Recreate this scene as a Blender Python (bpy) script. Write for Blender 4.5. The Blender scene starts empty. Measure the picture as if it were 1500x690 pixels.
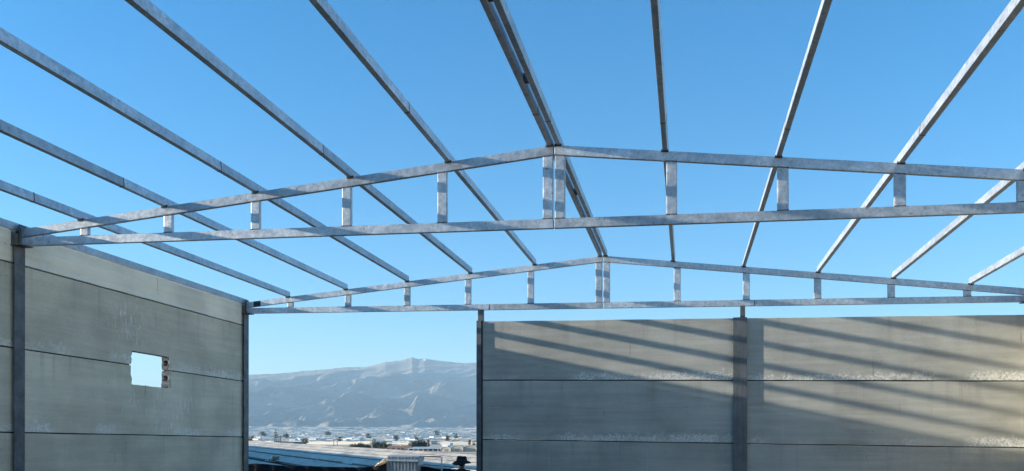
import bpy, bmesh, math, random
import numpy as np
from mathutils import Vector, Matrix

random.seed(7)
RNG = np.random.default_rng(11)
EYE = 1.7
F_PX = 1267.5
YAW = 0.19933

# ------------------------------------------------------------------ camera, sky, sun, exposure
sc = bpy.context.scene
C = sc.collection
cam_d = bpy.data.cameras.new('camera')
cam = bpy.data.objects.new('camera', cam_d)
C.objects.link(cam)
cam.location = (0, 0, EYE)
cam.rotation_euler = (math.pi / 2 + 0.00272, 0, YAW)
cam_d.sensor_width = 36.0
cam_d.lens = F_PX / 1500 * 36
cam_d.shift_y = (649.3 - 345) / 1500
cam_d.clip_start = 0.1
cam_d.clip_end = 60000
sc.camera = cam

SUN_RAY = Vector((1.0, 0.185, -0.215)).normalized()      # direction the sunlight travels
SUN_EL = math.asin(-SUN_RAY.z)
world = bpy.data.worlds.new('World')
sc.world = world
world.use_nodes = True
wn = world.node_tree
wn.nodes.clear()
sky = wn.nodes.new('ShaderNodeTexSky')
sky.sky_type = 'NISHITA'
sky.sun_disc = False
sky.sun_elevation = SUN_EL
sky.sun_rotation = math.atan2(-SUN_RAY.x, -SUN_RAY.y)
sky.altitude = 100
sky.air_density = 1.0
sky.dust_density = 0.3
sky.ozone_density = 3.0
bg = wn.nodes.new('ShaderNodeBackground')
bg.inputs['Strength'].default_value = 0.1
wo = wn.nodes.new('ShaderNodeOutputWorld')
hs = wn.nodes.new('ShaderNodeHueSaturation')
hs.inputs['Saturation'].default_value = 1.38
wn.links.new(sky.outputs[0], hs.inputs['Color'])
wn.links.new(hs.outputs[0], bg.inputs[0])
wn.links.new(bg.outputs[0], wo.inputs[0])

sun_d = bpy.data.lights.new('sun', 'SUN')
sun_d.energy = 5.0
sun_d.angle = math.radians(0.53)
sun_d.color = (1.0, 0.90, 0.75)
sun = bpy.data.objects.new('sun', sun_d)
C.objects.link(sun)
sun.rotation_euler = SUN_RAY.to_track_quat('-Z', 'Y').to_euler()

sc.view_settings.view_transform = 'Standard'
sc.view_settings.look = 'None'
sc.view_settings.gamma = 1
sc.view_settings.exposure = 1.52
sc.view_settings.use_curve_mapping = False
sc.cycles.max_bounces = 6
sc.cycles.volume_bounces = 0

# ------------------------------------------------------------------ helpers
def link_obj(name, me, mat=None, parent=None, loc=None, rotz=None):
    o = bpy.data.objects.new(name, me)
    C.objects.link(o)
    if mat is not None and me is not None and not me.materials:
        me.materials.append(mat)
    if parent is not None:
        o.parent = parent
    if loc is not None:
        o.location = loc
    if rotz is not None:
        o.rotation_euler = (0, 0, rotz)
    return o

def tag(o, label, cat, group=None):
    o['label'] = label
    o['category'] = cat
    if group:
        o['group'] = group
    return o

def thing(name, label, cat, loc=(0, 0, 0), rotz=0, group=None):
    o = bpy.data.objects.new(name, None)
    C.objects.link(o)
    o.location = loc
    o.rotation_euler = (0, 0, rotz)
    o.empty_display_size = 0.2
    return tag(o, label, cat, group)

def mesh(name, verts, faces, smooth=False):
    me = bpy.data.meshes.new(name)
    me.from_pydata([tuple(map(float, v)) for v in verts], [], [tuple(map(int, f)) for f in faces])
    me.update()
    if smooth:
        me.polygons.foreach_set('use_smooth', [True] * len(me.polygons))
    return me

class MB:
    """collects shapes into one mesh"""
    def __init__(s):
        s.v = []; s.f = []
    def add(s, vs, fs):
        n = len(s.v)
        s.v += [tuple(v) for v in vs]
        s.f += [tuple(i + n for i in f) for f in fs]
    def box(s, x0, x1, y0, y1, z0, z1):
        s.add([(x0, y0, z0), (x1, y0, z0), (x1, y1, z0), (x0, y1, z0), (x0, y0, z1), (x1, y0, z1), (x1, y1, z1), (x0, y1, z1)],
              [(3, 2, 1, 0), (4, 5, 6, 7), (0, 1, 5, 4), (1, 2, 6, 5), (2, 3, 7, 6), (3, 0, 4, 7)])
    def tube(s, pts, r, n=8, cap=True):
        pts = [Vector(p) for p in pts]
        rs = r if isinstance(r, (list, tuple)) else [r] * len(pts)
        base = len(s.v)
        for i, p in enumerate(pts):
            t = (pts[min(i + 1, len(pts) - 1)] - pts[max(i - 1, 0)]).normalized()
            a = t.cross(Vector((0, 0, 1)))
            if a.length < 1e-3:
                a = t.cross(Vector((1, 0, 0)))
            a.normalize(); b = t.cross(a)
            for k in range(n):
                q = 2 * math.pi * k / n
                s.v.append(tuple(p + (a * math.cos(q) + b * math.sin(q)) * rs[i]))
        for i in range(len(pts) - 1):
            for k in range(n):
                k2 = (k + 1) % n
                s.f.append((base + i * n + k, base + i * n + k2, base + (i + 1) * n + k2, base + (i + 1) * n + k))
        if cap:
            s.f.append(tuple(base + k for k in range(n))[::-1])
            s.f.append(tuple(base + (len(pts) - 1) * n + k for k in range(n)))
    def me(s, name, bevel=0, smooth=False, shear=None):
        m = mesh(name, s.v, s.f)
        bm = bmesh.new(); bm.from_mesh(m)
        bmesh.ops.recalc_face_normals(bm, faces=bm.faces)
        if bevel:
            bmesh.ops.bevel(bm, geom=list(bm.edges), offset=bevel, segments=2, affect='EDGES', profile=0.6, clamp_overlap=True)
        bm.to_mesh(m); bm.free()
        if smooth:
            m.polygons.foreach_set('use_smooth', [True] * len(m.polygons))
        return m

def ray_dir(px, py):
    """direction of the sight line through a photograph pixel, forward component 1"""
    a = (px - 750) / F_PX
    up = (649.3 - py) / F_PX + 0.00272
    c, s = math.cos(YAW), math.sin(YAW)
    return Vector((a * c - s, a * s + c, up))
def at(px, py, dist):
    return Vector((0, 0, EYE)) + ray_dir(px, py) * dist

# ------------------------------------------------------------------ material helpers
class NT:
    def __init__(s, name):
        s.m = bpy.data.materials.new(name)
        s.m.use_nodes = True
        s.t = s.m.node_tree
        s.b = s.t.nodes['Principled BSDF']
    def n(s, typ, **kw):
        nd = s.t.nodes.new('ShaderNode' + typ)
        for k, v in kw.items():
            setattr(nd, k, v)
        return nd
    def l(s, a, b):
        s.t.links.new(a, b)
    def val(s, sock, v):
        if isinstance(v, bpy.types.NodeSocket):
            s.l(v, sock)
        else:
            sock.default_value = v
    def coords(s, scale=(1, 1, 1), kind='Object', rand=0.0):
        tc = s.n('TexCoord')
        out = tc.outputs[kind]
        if rand:
            oi = s.n('ObjectInfo')
            mm = s.math('MULTIPLY', oi.outputs['Random'], rand)
            cb = s.n('CombineXYZ')
            for i in range(3):
                s.l(mm, cb.inputs[i])
            ad = s.n('VectorMath', operation='ADD')
            s.l(out, ad.inputs[0]); s.l(cb.outputs[0], ad.inputs[1])
            out = ad.outputs[0]
        mp = s.n('Mapping')
        mp.inputs['Scale'].default_value = scale
        s.l(out, mp.inputs['Vector'])
        return mp.outputs[0]
    def noise(s, vec, scale, detail=4, rough=0.55, dist=0.0):
        nd = s.n('TexNoise')
        s.l(vec, nd.inputs['Vector'])
        nd.inputs['Scale'].default_value = scale
        nd.inputs['Detail'].default_value = detail
        nd.inputs['Roughness'].default_value = rough
        nd.inputs['Distortion'].default_value = dist
        return nd.outputs['Fac']
    def vor(s, vec, scale, feature='F1', out='Distance'):
        nd = s.n('TexVoronoi', feature=feature)
        s.l(vec, nd.inputs['Vector'])
        nd.inputs['Scale'].default_value = scale
        return nd.outputs[out]
    def math(s, op, a, b=0.0, clamp=False):
        nd = s.n('Math', operation=op, use_clamp=clamp)
        s.val(nd.inputs[0], a); s.val(nd.inputs[1], b)
        return nd.outputs[0]
    def ramp(s, fac, lo, hi, a=0.0, b=1.0, smooth=True):
        nd = s.n('MapRange', interpolation_type='SMOOTHSTEP' if smooth else 'LINEAR')
        s.val(nd.inputs['Value'], fac)
        nd.inputs['From Min'].default_value = lo
        nd.inputs['From Max'].default_value = hi
        nd.inputs['To Min'].default_value = a
        nd.inputs['To Max'].default_value = b
        return nd.outputs['Result']
    def mix(s, fac, a, b):
        nd = s.n('Mix', data_type='RGBA')
        s.val(nd.inputs[0], fac)
        for i, v in ((6, a), (7, b)):
            if isinstance(v, bpy.types.NodeSocket):
                s.l(v, nd.inputs[i])
            else:
                nd.inputs[i].default_value = (*v, 1) if len(v) == 3 else v
        return nd.outputs[2]
    def scale_col(s, col, fac):
        nd = s.n('Vector' + 'Math', operation='SCALE')
        s.val(nd.inputs[0], col)
        s.val(nd.inputs['Scale'], fac)
        return nd.outputs[0]
    def xyz(s, vec):
        nd = s.n('SeparateXYZ'); s.l(vec, nd.inputs[0])
        return nd.outputs
    def bump(s, h, strength, dist):
        nd = s.n('Bump')
        s.l(h, nd.inputs['Height'])
        nd.inputs['Strength'].default_value = strength
        nd.inputs['Distance'].default_value = dist
        s.l(nd.outputs[0], s.b.inputs['Normal'])
    def out(s, base=None, rough=None, metal=None):
        if base is not None:
            if isinstance(base, bpy.types.NodeSocket): s.l(base, s.b.inputs['Base Color'])
            else: s.b.inputs['Base Color'].default_value = (*base, 1)
        if rough is not None: s.val(s.b.inputs['Roughness'], rough)
        if metal is not None: s.val(s.b.inputs['Metallic'], metal)
        return s.m

def plain(name, col, rough=0.7, metal=0.0, var=0.25, scale=6.0):
    k = NT(name)
    v = k.coords(rand=7.0)
    n = k.noise(v, scale, 5)
    f = k.ramp(n, 0.3, 0.7, 1 - var, 1 + var)
    k.out(k.scale_col(k.mix(0.0, col, col), f), rough, metal)
    return k.m

def mat_galv():
    k = NT('galvanised_steel')
    v = k.coords(rand=31.0)
    spang = k.vor(v, 45, out='Color')
    sp = k.xyz(spang)[0]
    big = k.noise(v, 2.2, 5, 0.6)
    mid = k.noise(v, 14, 6, 0.65)
    base = k.mix(k.ramp(big, 0.3, 0.7), (0.38, 0.43, 0.48), (0.53, 0.575, 0.615))
    base = k.scale_col(base, k.ramp(sp, 0, 1, 0.9, 1.08, False))
    base = k.scale_col(base, k.ramp(mid, 0.25, 0.75, 0.76, 1.2))
    white = k.ramp(k.noise(v, 5, 7, 0.7), 0.60, 0.72)
    base = k.mix(k.math('MULTIPLY', white, 0.5), base, (0.66, 0.67, 0.66))
    oi = k.n('ObjectInfo')
    base = k.scale_col(base, k.ramp(oi.outputs['Random'], 0, 1, 0.84, 1.12, False))
    rst = k.math('MULTIPLY', k.ramp(k.noise(v, 3.1, 6, 0.7), 0.62, 0.70), k.ramp(k.noise(v, 17, 4, 0.7), 0.5, 0.6))
    base = k.mix(k.math('MULTIPLY', rst, 0.45), base, (0.20, 0.13, 0.085))
    spots = k.ramp(k.noise(v, 26, 4, 0.6), 0.63, 0.70)
    base = k.mix(k.math('MULTIPLY', spots, 0.8), base, (0.08, 0.085, 0.09))
    scr = k.ramp(k.noise(k.coords((3, 3, 60), rand=11.0), 3, 4, 0.7), 0.64, 0.74)
    base = k.mix(k.math('MULTIPLY', scr, 0.55), base, (0.12, 0.13, 0.14))
    k.bump(mid, 0.12, 0.01)
    return k.out(base, k.ramp(mid, 0.2, 0.8, 0.36, 0.62), 0.50)

def mat_dark_steel():
    k = NT('primed_steel')
    v = k.coords(rand=13.0)
    n = k.noise(v, 5, 6, 0.6)
    base = k.mix(k.ramp(n, 0.3, 0.7), (0.07, 0.075, 0.08), (0.14, 0.145, 0.15))
    st = k.ramp(k.noise(k.coords((9, 9, 0.7), rand=5.0), 3, 5, 0.6), 0.58, 0.75)
    base = k.mix(k.math('MULTIPLY', st, 0.5), base, (0.20, 0.21, 0.21))
    k.bump(n, 0.1, 0.01)
    return k.out(base, 0.55, 0.25)

def mat_concrete(name, lo, hi, scuffs=(), cream=False):
    """panel coordinates: along y (left and right wall) or x, height z from the panel's lower edge"""
    k = NT(name)
    v = k.coords(rand=17.0)
    raw = k.coords()
    streak = k.noise(k.coords((0.35, 0.35, 6.0), rand=23.0), 1.6, 6, 0.62)
    cloud = k.noise(v, 0.9, 5, 0.55)
    grain = k.noise(v, 60, 3, 0.6)
    base = k.mix(k.ramp(streak, 0.3, 0.72), lo, hi)
    base = k.scale_col(base, k.ramp(cloud, 0.3, 0.7, 0.84, 1.12))
    base = k.scale_col(base, k.ramp(grain, 0.3, 0.7, 0.93, 1.06))
    oi = k.n('ObjectInfo')
    base = k.scale_col(base, k.ramp(oi.outputs['Random'], 0, 1, 0.92, 1.06, False))
    z = k.xyz(raw)[2]
    # lime bloom along the lower edge of each panel
    pres = k.ramp(k.noise(k.coords((0.7, 0.7, 0.05), rand=41.0), 1.3, 2), 0.36, 0.56)
    pres = k.math('MULTIPLY', pres, k.ramp(k.noise(v, 2.6, 3, 0.6), 0.30, 0.50))
    edge = k.noise(v, 9, 7, 0.72)
    hgt = k.math('SUBTRACT', k.math('MULTIPLY', edge, 0.46 if not scuffs else 0.56), z)
    bloom = k.math('MULTIPLY', k.ramp(hgt, 0.10, 0.19), pres)
    bloom = k.math('MULTIPLY', bloom, k.ramp(k.noise(v, 30, 4, 0.75), 0.40, 0.56))
    base = k.mix(k.math('MULTIPLY', bloom, 0.85 if not scuffs else 1.0), base, (0.74, 0.73, 0.68))
    # thin laitance runs and chips
    run = k.ramp(k.noise(k.coords((26, 26, 0.5), rand=51.0), 1.0, 3, 0.5), 0.705, 0.75)
    base = k.mix(k.math('MULTIPLY', run, 0.4), base, (0.62, 0.62, 0.58))
    dash = k.ramp(k.noise(k.coords((0.8, 0.8, 28), rand=57.0), 1.0, 3, 0.5), 0.715, 0.75)
    base = k.mix(k.math('MULTIPLY', dash, 0.4), base, (0.60, 0.60, 0.57))
    chip = k.ramp(k.vor(v, 7), 0.075, 0.05)
    chip = k.math('MULTIPLY', chip, k.ramp(k.noise(v, 1.1, 3), 0.5, 0.58))
    base = k.mix(k.math('MULTIPLY', chip, 0.8), base, (0.10, 0.10, 0.10))
    drip = k.ramp(k.noise(k.coords((16, 16, 0.9), rand=61.0), 1.0, 2, 0.5), 0.74, 0.77)
    base = k.mix(k.math('MULTIPLY', drip, 0.5), base, (0.13, 0.14, 0.14))
    for (cy, cz, r, ang) in scuffs:
        mp = k.n('Mapping'); mp.vector_type = 'POINT'
        k.l(raw, mp.inputs['Vector'])
        mp.inputs['Location'].default_value = (0, -cy, -cz)
        d = k.n('VectorMath', operation='LENGTH'); k.l(mp.outputs[0], d.inputs[0])
        fall = k.ramp(d.outputs['Value'], r, r * 0.2)
        mp2 = k.n('Mapping'); k.l(raw, mp2.inputs['Vector'])
        mp2.inputs['Rotation'].default_value = (ang, 0, 0)
        mp2.inputs['Scale'].default_value = (1, 13, 2.6)
        s = k.ramp(k.noise(mp2.outputs[0], 1.7, 6, 0.7), 0.53, 0.63)
        base = k.mix(k.math('MULTIPLY', k.math('MULTIPLY', s, fall), 0.85), base, (0.78, 0.76, 0.70))
    h = k.math('ADD', k.math('MULTIPLY', grain, 0.35), k.math('MULTIPLY', streak, 0.65))
    h = k.math('SUBTRACT', h, chip)
    k.bump(h, 0.35, 0.02)
    # water stains running down from the upper edge
    wet = k.math('MULTIPLY', k.ramp(k.noise(k.coords((5.0, 5.0, 0.25), rand=71.0), 1.0, 5, 0.6), 0.52, 0.68), k.ramp(z, 0.3, 1.25))
    base = k.mix(k.math('MULTIPLY', wet, 0.3), base, (0.20, 0.20, 0.185))
    k.b.inputs['Specular IOR Level'].default_value = 0.25
    return k.out(base, 0.88)

GALV = mat_galv()
DARK = mat_dark_steel()
CONC = mat_concrete('precast_concrete', (0.375, 0.375, 0.335), (0.46, 0.455, 0.405))
CONC_SCUFF = mat_concrete('precast_concrete_scuffed_bounce', (0.54, 0.49, 0.38), (0.63, 0.575, 0.45), scuffs=((2.35, 0.80, 0.62, 0.45), (2.7, 0.62, 0.5, 0.25)))  # base tone has bounced light painted in; the scuffs are wear
CONC_SCUFF2 = mat_concrete('precast_concrete_scraped_bounce', (0.54, 0.49, 0.38), (0.63, 0.575, 0.45), scuffs=((3.6, 0.42, 0.85, -0.5), (4.2, 0.62, 0.6, -0.35), (2.6, 0.55, 0.4, -0.2)))  # base tone likewise lifted for bounced light, under the scrape marks
CONC_BOUNCE = mat_concrete('precast_concrete_bounce', (0.52, 0.475, 0.375), (0.61, 0.56, 0.44))  # same concrete, warmer and paler: bounced light painted into the colour
CREAM = mat_concrete('cream_concrete_bounce', (0.72, 0.66, 0.51), (0.82, 0.755, 0.60))  # own cream colour plus warm bounced light painted in
RUST = plain('rusty_weld', (0.16, 0.085, 0.045), 0.8, 0.1, 0.5, 40)
WELD = plain('weld_metal', (0.14, 0.115, 0.095), 0.7, 0.2, 0.6, 60)

# ------------------------------------------------------------------ ground, mountain, haze
Q_D = [0, 17.5, 20.5, 26, 60, 140, 300, 700, 1500, 3000, 6000, 8200, 16000]
Q_Z = [0, -0.05, -2.6, -2.7, -2.5, -1.9, -1.3, 1.5, 10, 38, 108, 178, 420]
QD = Vector((-0.38, 0.925)); QD.normalize()
def terrain(x, y):
    q = np.maximum(0, np.asarray(x) * QD.x + np.asarray(y) * QD.y)
    z = np.interp(q, Q_D, Q_Z)
    # the shed's platform
    dx = np.maximum(np.maximum(-11.5 - x, x - 9.0), 0)
    dy = np.maximum(np.maximum(y - 18.6, -12 - y), 0)
    w = np.clip(1 - np.hypot(dx, dy) / 2.5, 0, 1)
    return z * (1 - w) - 0.04 * w

def fade(t): return t * t * t * (t * (t * 6 - 15) + 10)
PERM = RNG.permutation(512)
PERM = np.concatenate([PERM, PERM])
GRAD = np.stack([np.cos(np.arange(512) / 512 * 2 * np.pi), np.sin(np.arange(512) / 512 * 2 * np.pi)], 1)
def perlin(x, y):
    xi = np.floor(x).astype(int); yi = np.floor(y).astype(int)
    xf = x - xi; yf = y - yi
    def g(i, j, a, b):
        h = PERM[(PERM[(xi + i) & 511] + yi + j) & 511]
        return GRAD[h, 0] * a + GRAD[h, 1] * b
    u, v = fade(xf), fade(yf)
    n0 = g(0, 0, xf, yf) * (1 - u) + g(1, 0, xf - 1, yf) * u
    n1 = g(0, 1, xf, yf - 1) * (1 - u) + g(1, 1, xf - 1, yf - 1) * u
    return n0 * (1 - v) + n1 * v
def ridged(x, y, octv, gain=0.5, lac=2.03):
    tot = 0; amp = 1.0; norm = 0; w = 1.0
    for _ in range(octv):
        n = 1 - np.abs(perlin(x, y)) * 1.7
        n = np.clip(n, 0, 1) ** 2
        tot = tot + n * amp * w
        w = np.clip(n * 1.6, 0, 1)
        norm += amp
        amp *= gain; x = x * lac + 17.3; y = y * lac + 5.1
    return tot / norm

def build_ground():
    rings = np.concatenate([[0.0], np.geomspace(1.5, 14500, 150)])
    na = 240
    ang = np.linspace(0, 2 * np.pi, na, endpoint=False)
    X = rings[:, None] * np.cos(ang)[None]; Y = rings[:, None] * np.sin(ang)[None]
    Z = terrain(X, Y) - 0.01
    far = np.clip((np.hypot(X, Y) - 25) / 200, 0, 1)
    Z = Z + far * 0.35 * perlin(X / 60, Y / 60)
    n = len(rings)
    verts = np.stack([X, Y, Z], -1).reshape(-1, 3)
    faces = []
    for i in range(n - 1):
        for j in range(na):
            j2 = (j + 1) % na
            if i == 0:
                faces.append((0, na + j, na + j2))
            else:
                faces.append((i * na + j, (i + 1) * na + j, (i + 1) * na + j2, i * na + j2))
    k = NT('dry_earth')
    v = k.coords()
    n1 = k.noise(v, 0.02, 8, 0.6); n2 = k.noise(v, 1.3, 6, 0.6)
    base = k.mix(k.ramp(n1, 0.35, 0.65), (0.38, 0.31, 0.23), (0.54, 0.46, 0.36))
    base = k.scale_col(base, k.ramp(n2, 0.3, 0.7, 0.75, 1.2))
    k.bump(n2, 0.4, 0.1)
    m = k.out(base, 0.95)
    o = link_obj('ground', mesh('ground', verts, faces, True), m)
    o['kind'] = 'structure'
build_ground()

def build_mountain():
    px = [-400, 0, 200, 310, 358, 400, 450, 500, 530, 550, 565, 585, 597, 604, 612, 622, 632, 645, 660, 680, 700, 760, 850, 1000, 1300]
    py = [620, 605, 578, 553, 549.5, 547.5, 543, 538.5, 537.5, 534.5, 530, 528.3, 526, 523.6, 526, 524.6, 526.5, 528.3, 530, 531, 531.5, 531, 538, 548, 575]
    a_px = [math.atan((p - 750) / F_PX) - YAW for p in px]            # azimuth from +y, positive right
    az = np.concatenate([np.linspace(-1.15, -0.62, 90, endpoint=False), np.linspace(-0.62, -0.18, 560, endpoint=False), np.linspace(-0.18, 0.35, 90)])
    fwd = np.cos(az + YAW)
    RR = 11800.0
    RBa = 7450 + 420 * perlin(az * 14 + 2.2, az * 0 + 4.4) + 160 * perlin(az * 60, az * 0 + 9.4)
    rad = np.concatenate([np.linspace(0, 1, 300) ** 0.95, [1.06, 1.14]])
    elev = (652.6 - np.interp(az, a_px, py)) / F_PX * fwd               # tan of elevation on the ridge
    H = elev * RR
    elev = elev + 0.6 / F_PX * (perlin(az * 120, az * 0 + 3.1) + 0.6 * perlin(az * 330, az * 0 + 8.3))
    A, Q = np.meshgrid(az, rad)
    Hh = np.broadcast_to(H, A.shape)
    RB = np.broadcast_to(RBa, A.shape)
    R = RB + (RR - RB) * Q
    s = A * 9500; r = R
    wx = 300 * perlin(s / 1700 + 3.3, r / 1700) + 110 * perlin(s / 520 + 1.3, r / 520); wy = 300 * perlin(s / 1700 + 31, r / 1700 + 9)
    # spurs running down to the plain, slanting
    u = (s + wx - 0.95 * (r - 7600)); v = (r + wy + 0.45 * s)
    big = ridged(u / 1500 + 5.2, v / 3600 + 1.7, 5, 0.46)
    mid = ridged(u / 640 + 2.9, v / 1500 + 4.1, 5, 0.50)
    fine = ridged(u / 300 + 1.2, v / 560 + 8.7, 4, 0.5)
    base = 160.0
    prof = np.where(Q < 1, 0.22 * Q + 0.78 * Q ** 1.8, 1 - (Q - 1) * 1.5)
    rise = np.clip(Hh - base, 0, None) + (elev * RR - H)[None] * np.clip(Q, 0, 1) ** 14
    top = np.clip((1 - Q) / 0.30, 0.10, 1)
    Z = base + rise * prof + 270 * np.clip(Q / 0.40, 0, 1) * top * (big - 0.40) + 140 * np.clip(Q / 0.16, 0, 1) * top * (mid - 0.36) + 46 * np.clip(Q / 0.08, 0, 1) * top * (fine - 0.38)
    toe = np.clip(Q / 0.04, 0, 1)
    Z = (base - 60) * (1 - toe) + Z * toe
    # the crest keeps its measured outline
    emax = (Z / R)[:-2].max(0)
    fac = np.convolve(np.pad(elev / emax, 35, mode='edge'), np.ones(71) / 71, 'valid')
    Z = base + (Z - base) * fac[None]
    Z = np.minimum(Z, np.where(Q <= 1, (elev[None] + 0.0012) * R, Z))
    Z = Z + EYE
    X = R * np.sin(A); Y = R * np.cos(A)
    verts = np.stack([X, Y, Z], -1).reshape(-1, 3)
    na = len(az)
    i, j = np.meshgrid(np.arange(len(rad) - 1), np.arange(na - 1), indexing='ij')
    a = (i * na + j).ravel()
    faces = np.stack([a, a + 1, a + na + 1, a + na], 1)
    k = NT('mountain_scrub')
    v = k.coords()
    n = k.noise(v, 0.0022, 8, 0.6)
    base = k.mix(k.ramp(n, 0.38, 0.62), (0.125, 0.115, 0.10), (0.25, 0.22, 0.18))
    pale = k.ramp(k.noise(v, 0.006, 6, 0.65), 0.60, 0.70)
    base = k.mix(k.math('MULTIPLY', pale, 0.45), base, (0.45, 0.41, 0.34))
    m = k.out(base, 0.95)
    o = link_obj('mountain', mesh('mountain', verts, faces, True), m)
    o['kind'] = 'structure'
    # buildings on the crest (a summit station a few pixels wide)
build_mountain()

def build_haze():
    mb = MB(); mb.box(-16000, 16000, -15500, 15500, -30, 1340)
    m = bpy.data.materials.new('haze_air'); m.use_nodes = True
    nt = m.node_tree; nt.nodes.clear()
    pv = nt.nodes.new('ShaderNodeVolumePrincipled')
    pv.inputs['Color'].default_value = (0.50, 0.74, 0.95, 1)
    pv.inputs['Density'].default_value = 0.72e-4
    pv.inputs['Anisotropy'].default_value = 0.0
    mo = nt.nodes.new('ShaderNodeOutputMaterial')
    nt.links.new(pv.outputs[0], mo.inputs['Volume'])
    o = link_obj('haze', mb.me('haze'), m)
    o['kind'] = 'stuff'
build_haze()

# ------------------------------------------------------------------ the shed under construction
Y1, Y2 = 10.72, 17.15
BAY = Y2 - Y1
Y0, YM = Y1 - BAY, Y1 - 2 * BAY
XL, XA = -9.325, -1.627
XR = 2 * XA - XL
TILT = -0.0164
def sh(x): return TILT * (x - XL)                 # the building follows the fall of its site
ZB, ZT, ZE = 2.843 + EYE, 3.883 + EYE, 3.082 + EYE
SP, SP0 = 1.301, 1.448
XC1, XC2 = -4.116, 1.024
CH = 0.12                                          # chord height
SLOPE = (ZT - ZE) / (XA - XL)
def z_top(x): return ZT - SLOPE * abs(x - XA) + sh(x)

def sloped_bar(x0, x1, za0, za1, h, y0, y1):
    """bar between two x stations with its upper edge from za0 to za1, height h"""
    mb = MB()
    mb.add([(x0, y0, za0 - h), (x1, y0, za1 - h), (x1, y1, za1 - h), (x0, y1, za0 - h),
            (x0, y0, za0), (x1, y0, za1), (x1, y1, za1), (x0, y1, za0)],
           [(3, 2, 1, 0), (4, 5, 6, 7), (0, 1, 5, 4), (1, 2, 6, 5), (2, 3, 7, 6), (3, 0, 4, 7)])
    return mb

def floor_slab():
    mb = MB(); mb.box(XL - 0.3, XR + 0.3, YM - 3, Y2 + 0.25, -0.30, 0.0)
    o = link_obj('floor', mb.me('floor', 0.01), plain('floor_screed', (0.10, 0.09, 0.075), 0.9, 0, 0.2, 2.0))
    o['kind'] = 'structure'
floor_slab()

TR_MESH = {}
def build_truss(Y, label, breaks=()):
    t = thing('roof_truss', label, 'truss', (0, Y, 0), 0, 'galvanised roof trusses spanning the shed')
    def part(key, name, fn, mat=GALV, parent=t):
        if key not in TR_MESH:
            TR_MESH[key] = fn()
        return link_obj(name, TR_MESH[key], mat, parent)
    hw = 0.03
    gap = 0.004
    # lower chord in lengths
    xs = [XL + 0.03] + sorted(breaks) + [XR - 0.03]
    xs = sorted(xs + [XA])
    for a, b in zip(xs[:-1], xs[1:]):
        ga = gap if a == XA else (0.003 if a != xs[0] else 0)
        gb = gap if b == XA else (0.003 if b != xs[-1] else 0)
        x0, x1 = a + ga, b - gb
        part(('b', a, b), 'bottom_chord', lambda: sloped_bar(x0, x1, ZB + CH + sh(x0), ZB + CH + sh(x1), CH, -hw, hw).me('bottom_chord', 0.009))
    for b in breaks:
        part(('sp', b), 'splice_weld', lambda: sloped_bar(b - 0.006, b + 0.006, ZB + CH - 0.008 + sh(b), ZB + CH - 0.008 + sh(b), CH - 0.016, -hw - 0.003, hw + 0.003).me('splice_weld'), RUST)
    for s in (-1, 1):
        x0, x1 = (XL + 0.03, XA - gap) if s < 0 else (XA + gap, XR - 0.03)
        part(('t', s), 'top_chord', lambda: sloped_bar(x0, x1, z_top(x0), z_top(x1), CH, -hw, hw).me('top_chord', 0.009))
        for k in range(0, 6):
            xc = XA + s * ((0.074 + gap * 0.5) if k == 0 else SP0 + (k - 1) * SP)
            w = 0.066
            zt0, zt1 = z_top(xc - w) - CH + 0.004, z_top(xc + w) - CH + 0.004
            zb = ZB + CH + sh(xc) - 0.004
            def pm(w=w, xc=xc, zt0=zt0, zt1=zt1, zb=zb):
                mb = MB(); d = hw - 0.004
                mb.add([(xc - w, -d, zb), (xc + w, -d, zb), (xc + w, d, zb), (xc - w, d, zb), (xc - w, -d, zt0), (xc + w, -d, zt1), (xc + w, d, zt1), (xc - w, d, zt0)],
                       [(3, 2, 1, 0), (4, 5, 6, 7), (0, 1, 5, 4), (1, 2, 6, 5), (2, 3, 7, 6), (3, 0, 4, 7)])
                return mb.me('post', 0.013)
            p = part(('p', s, k), 'post', pm)
            # weld beads where the post meets the chords
            def wm(zz0, zz1, xc=xc, w=w):
                mb = MB(); rr = random.Random(int(xc * 1000))
                n = 13
                for i in range(n):
                    q = (i + 0.5) / n
                    x = xc - w + 2 * w * q
                    z = zz0 + (zz1 - zz0) * q
                    r = rr.uniform(0.004, 0.008)
                    mb.box(x - r, x + r, -hw - 0.002, -hw + 0.008, z - r, z + r)
                return mb.me('weld_bead')
            part(('w1', s, k), 'weld_bead', lambda: wm(zb + 0.006, zb + 0.006), WELD, p)
            part(('w2', s, k), 'weld_bead', lambda: wm(zt0 - 0.006, zt1 - 0.006), WELD, p)
    # end plates on the columns
    for s in (-1, 1):
        xe = XL if s < 0 else XR
        def em(xe=xe, s=s):
            mb = MB(); z = sh(xe)
            a, b = sorted((xe - s * 0.03 * -1, xe + s * -0.015 * -1))
            mb.box(xe - s * 0.03 - 0.006, xe - s * 0.03 + 0.006, -0.07, 0.07, ZB - 0.004 + z, ZB + 0.30 + z)
            return mb.me('end_plate', 0.002)
        part(('e', s), 'end_plate', em, DARK)
    return t

tr_far = build_truss(Y2, 'far galvanised steel roof truss standing over the concrete end wall', (-3.93, 1.27))
tr_near = build_truss(Y1, 'galvanised steel roof truss spanning mid shed, clear of the end wall')
build_truss(Y0, 'galvanised steel roof truss above the camera, two bays from the end wall')
build_truss(YM, 'galvanised steel roof truss three bays from the concrete end wall')
# dark smear on the far truss rafter
mb = sloped_bar(XL + 0.20, XL + 0.36, z_top(XL + 0.20) - 0.003, z_top(XL + 0.36) - 0.003, CH - 0.006, -0.0335, -0.028)
link_obj('bitumen_mark', mb.me('bitumen_mark'), plain('bitumen', (0.015, 0.017, 0.02), 0.6), tr_far)

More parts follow.
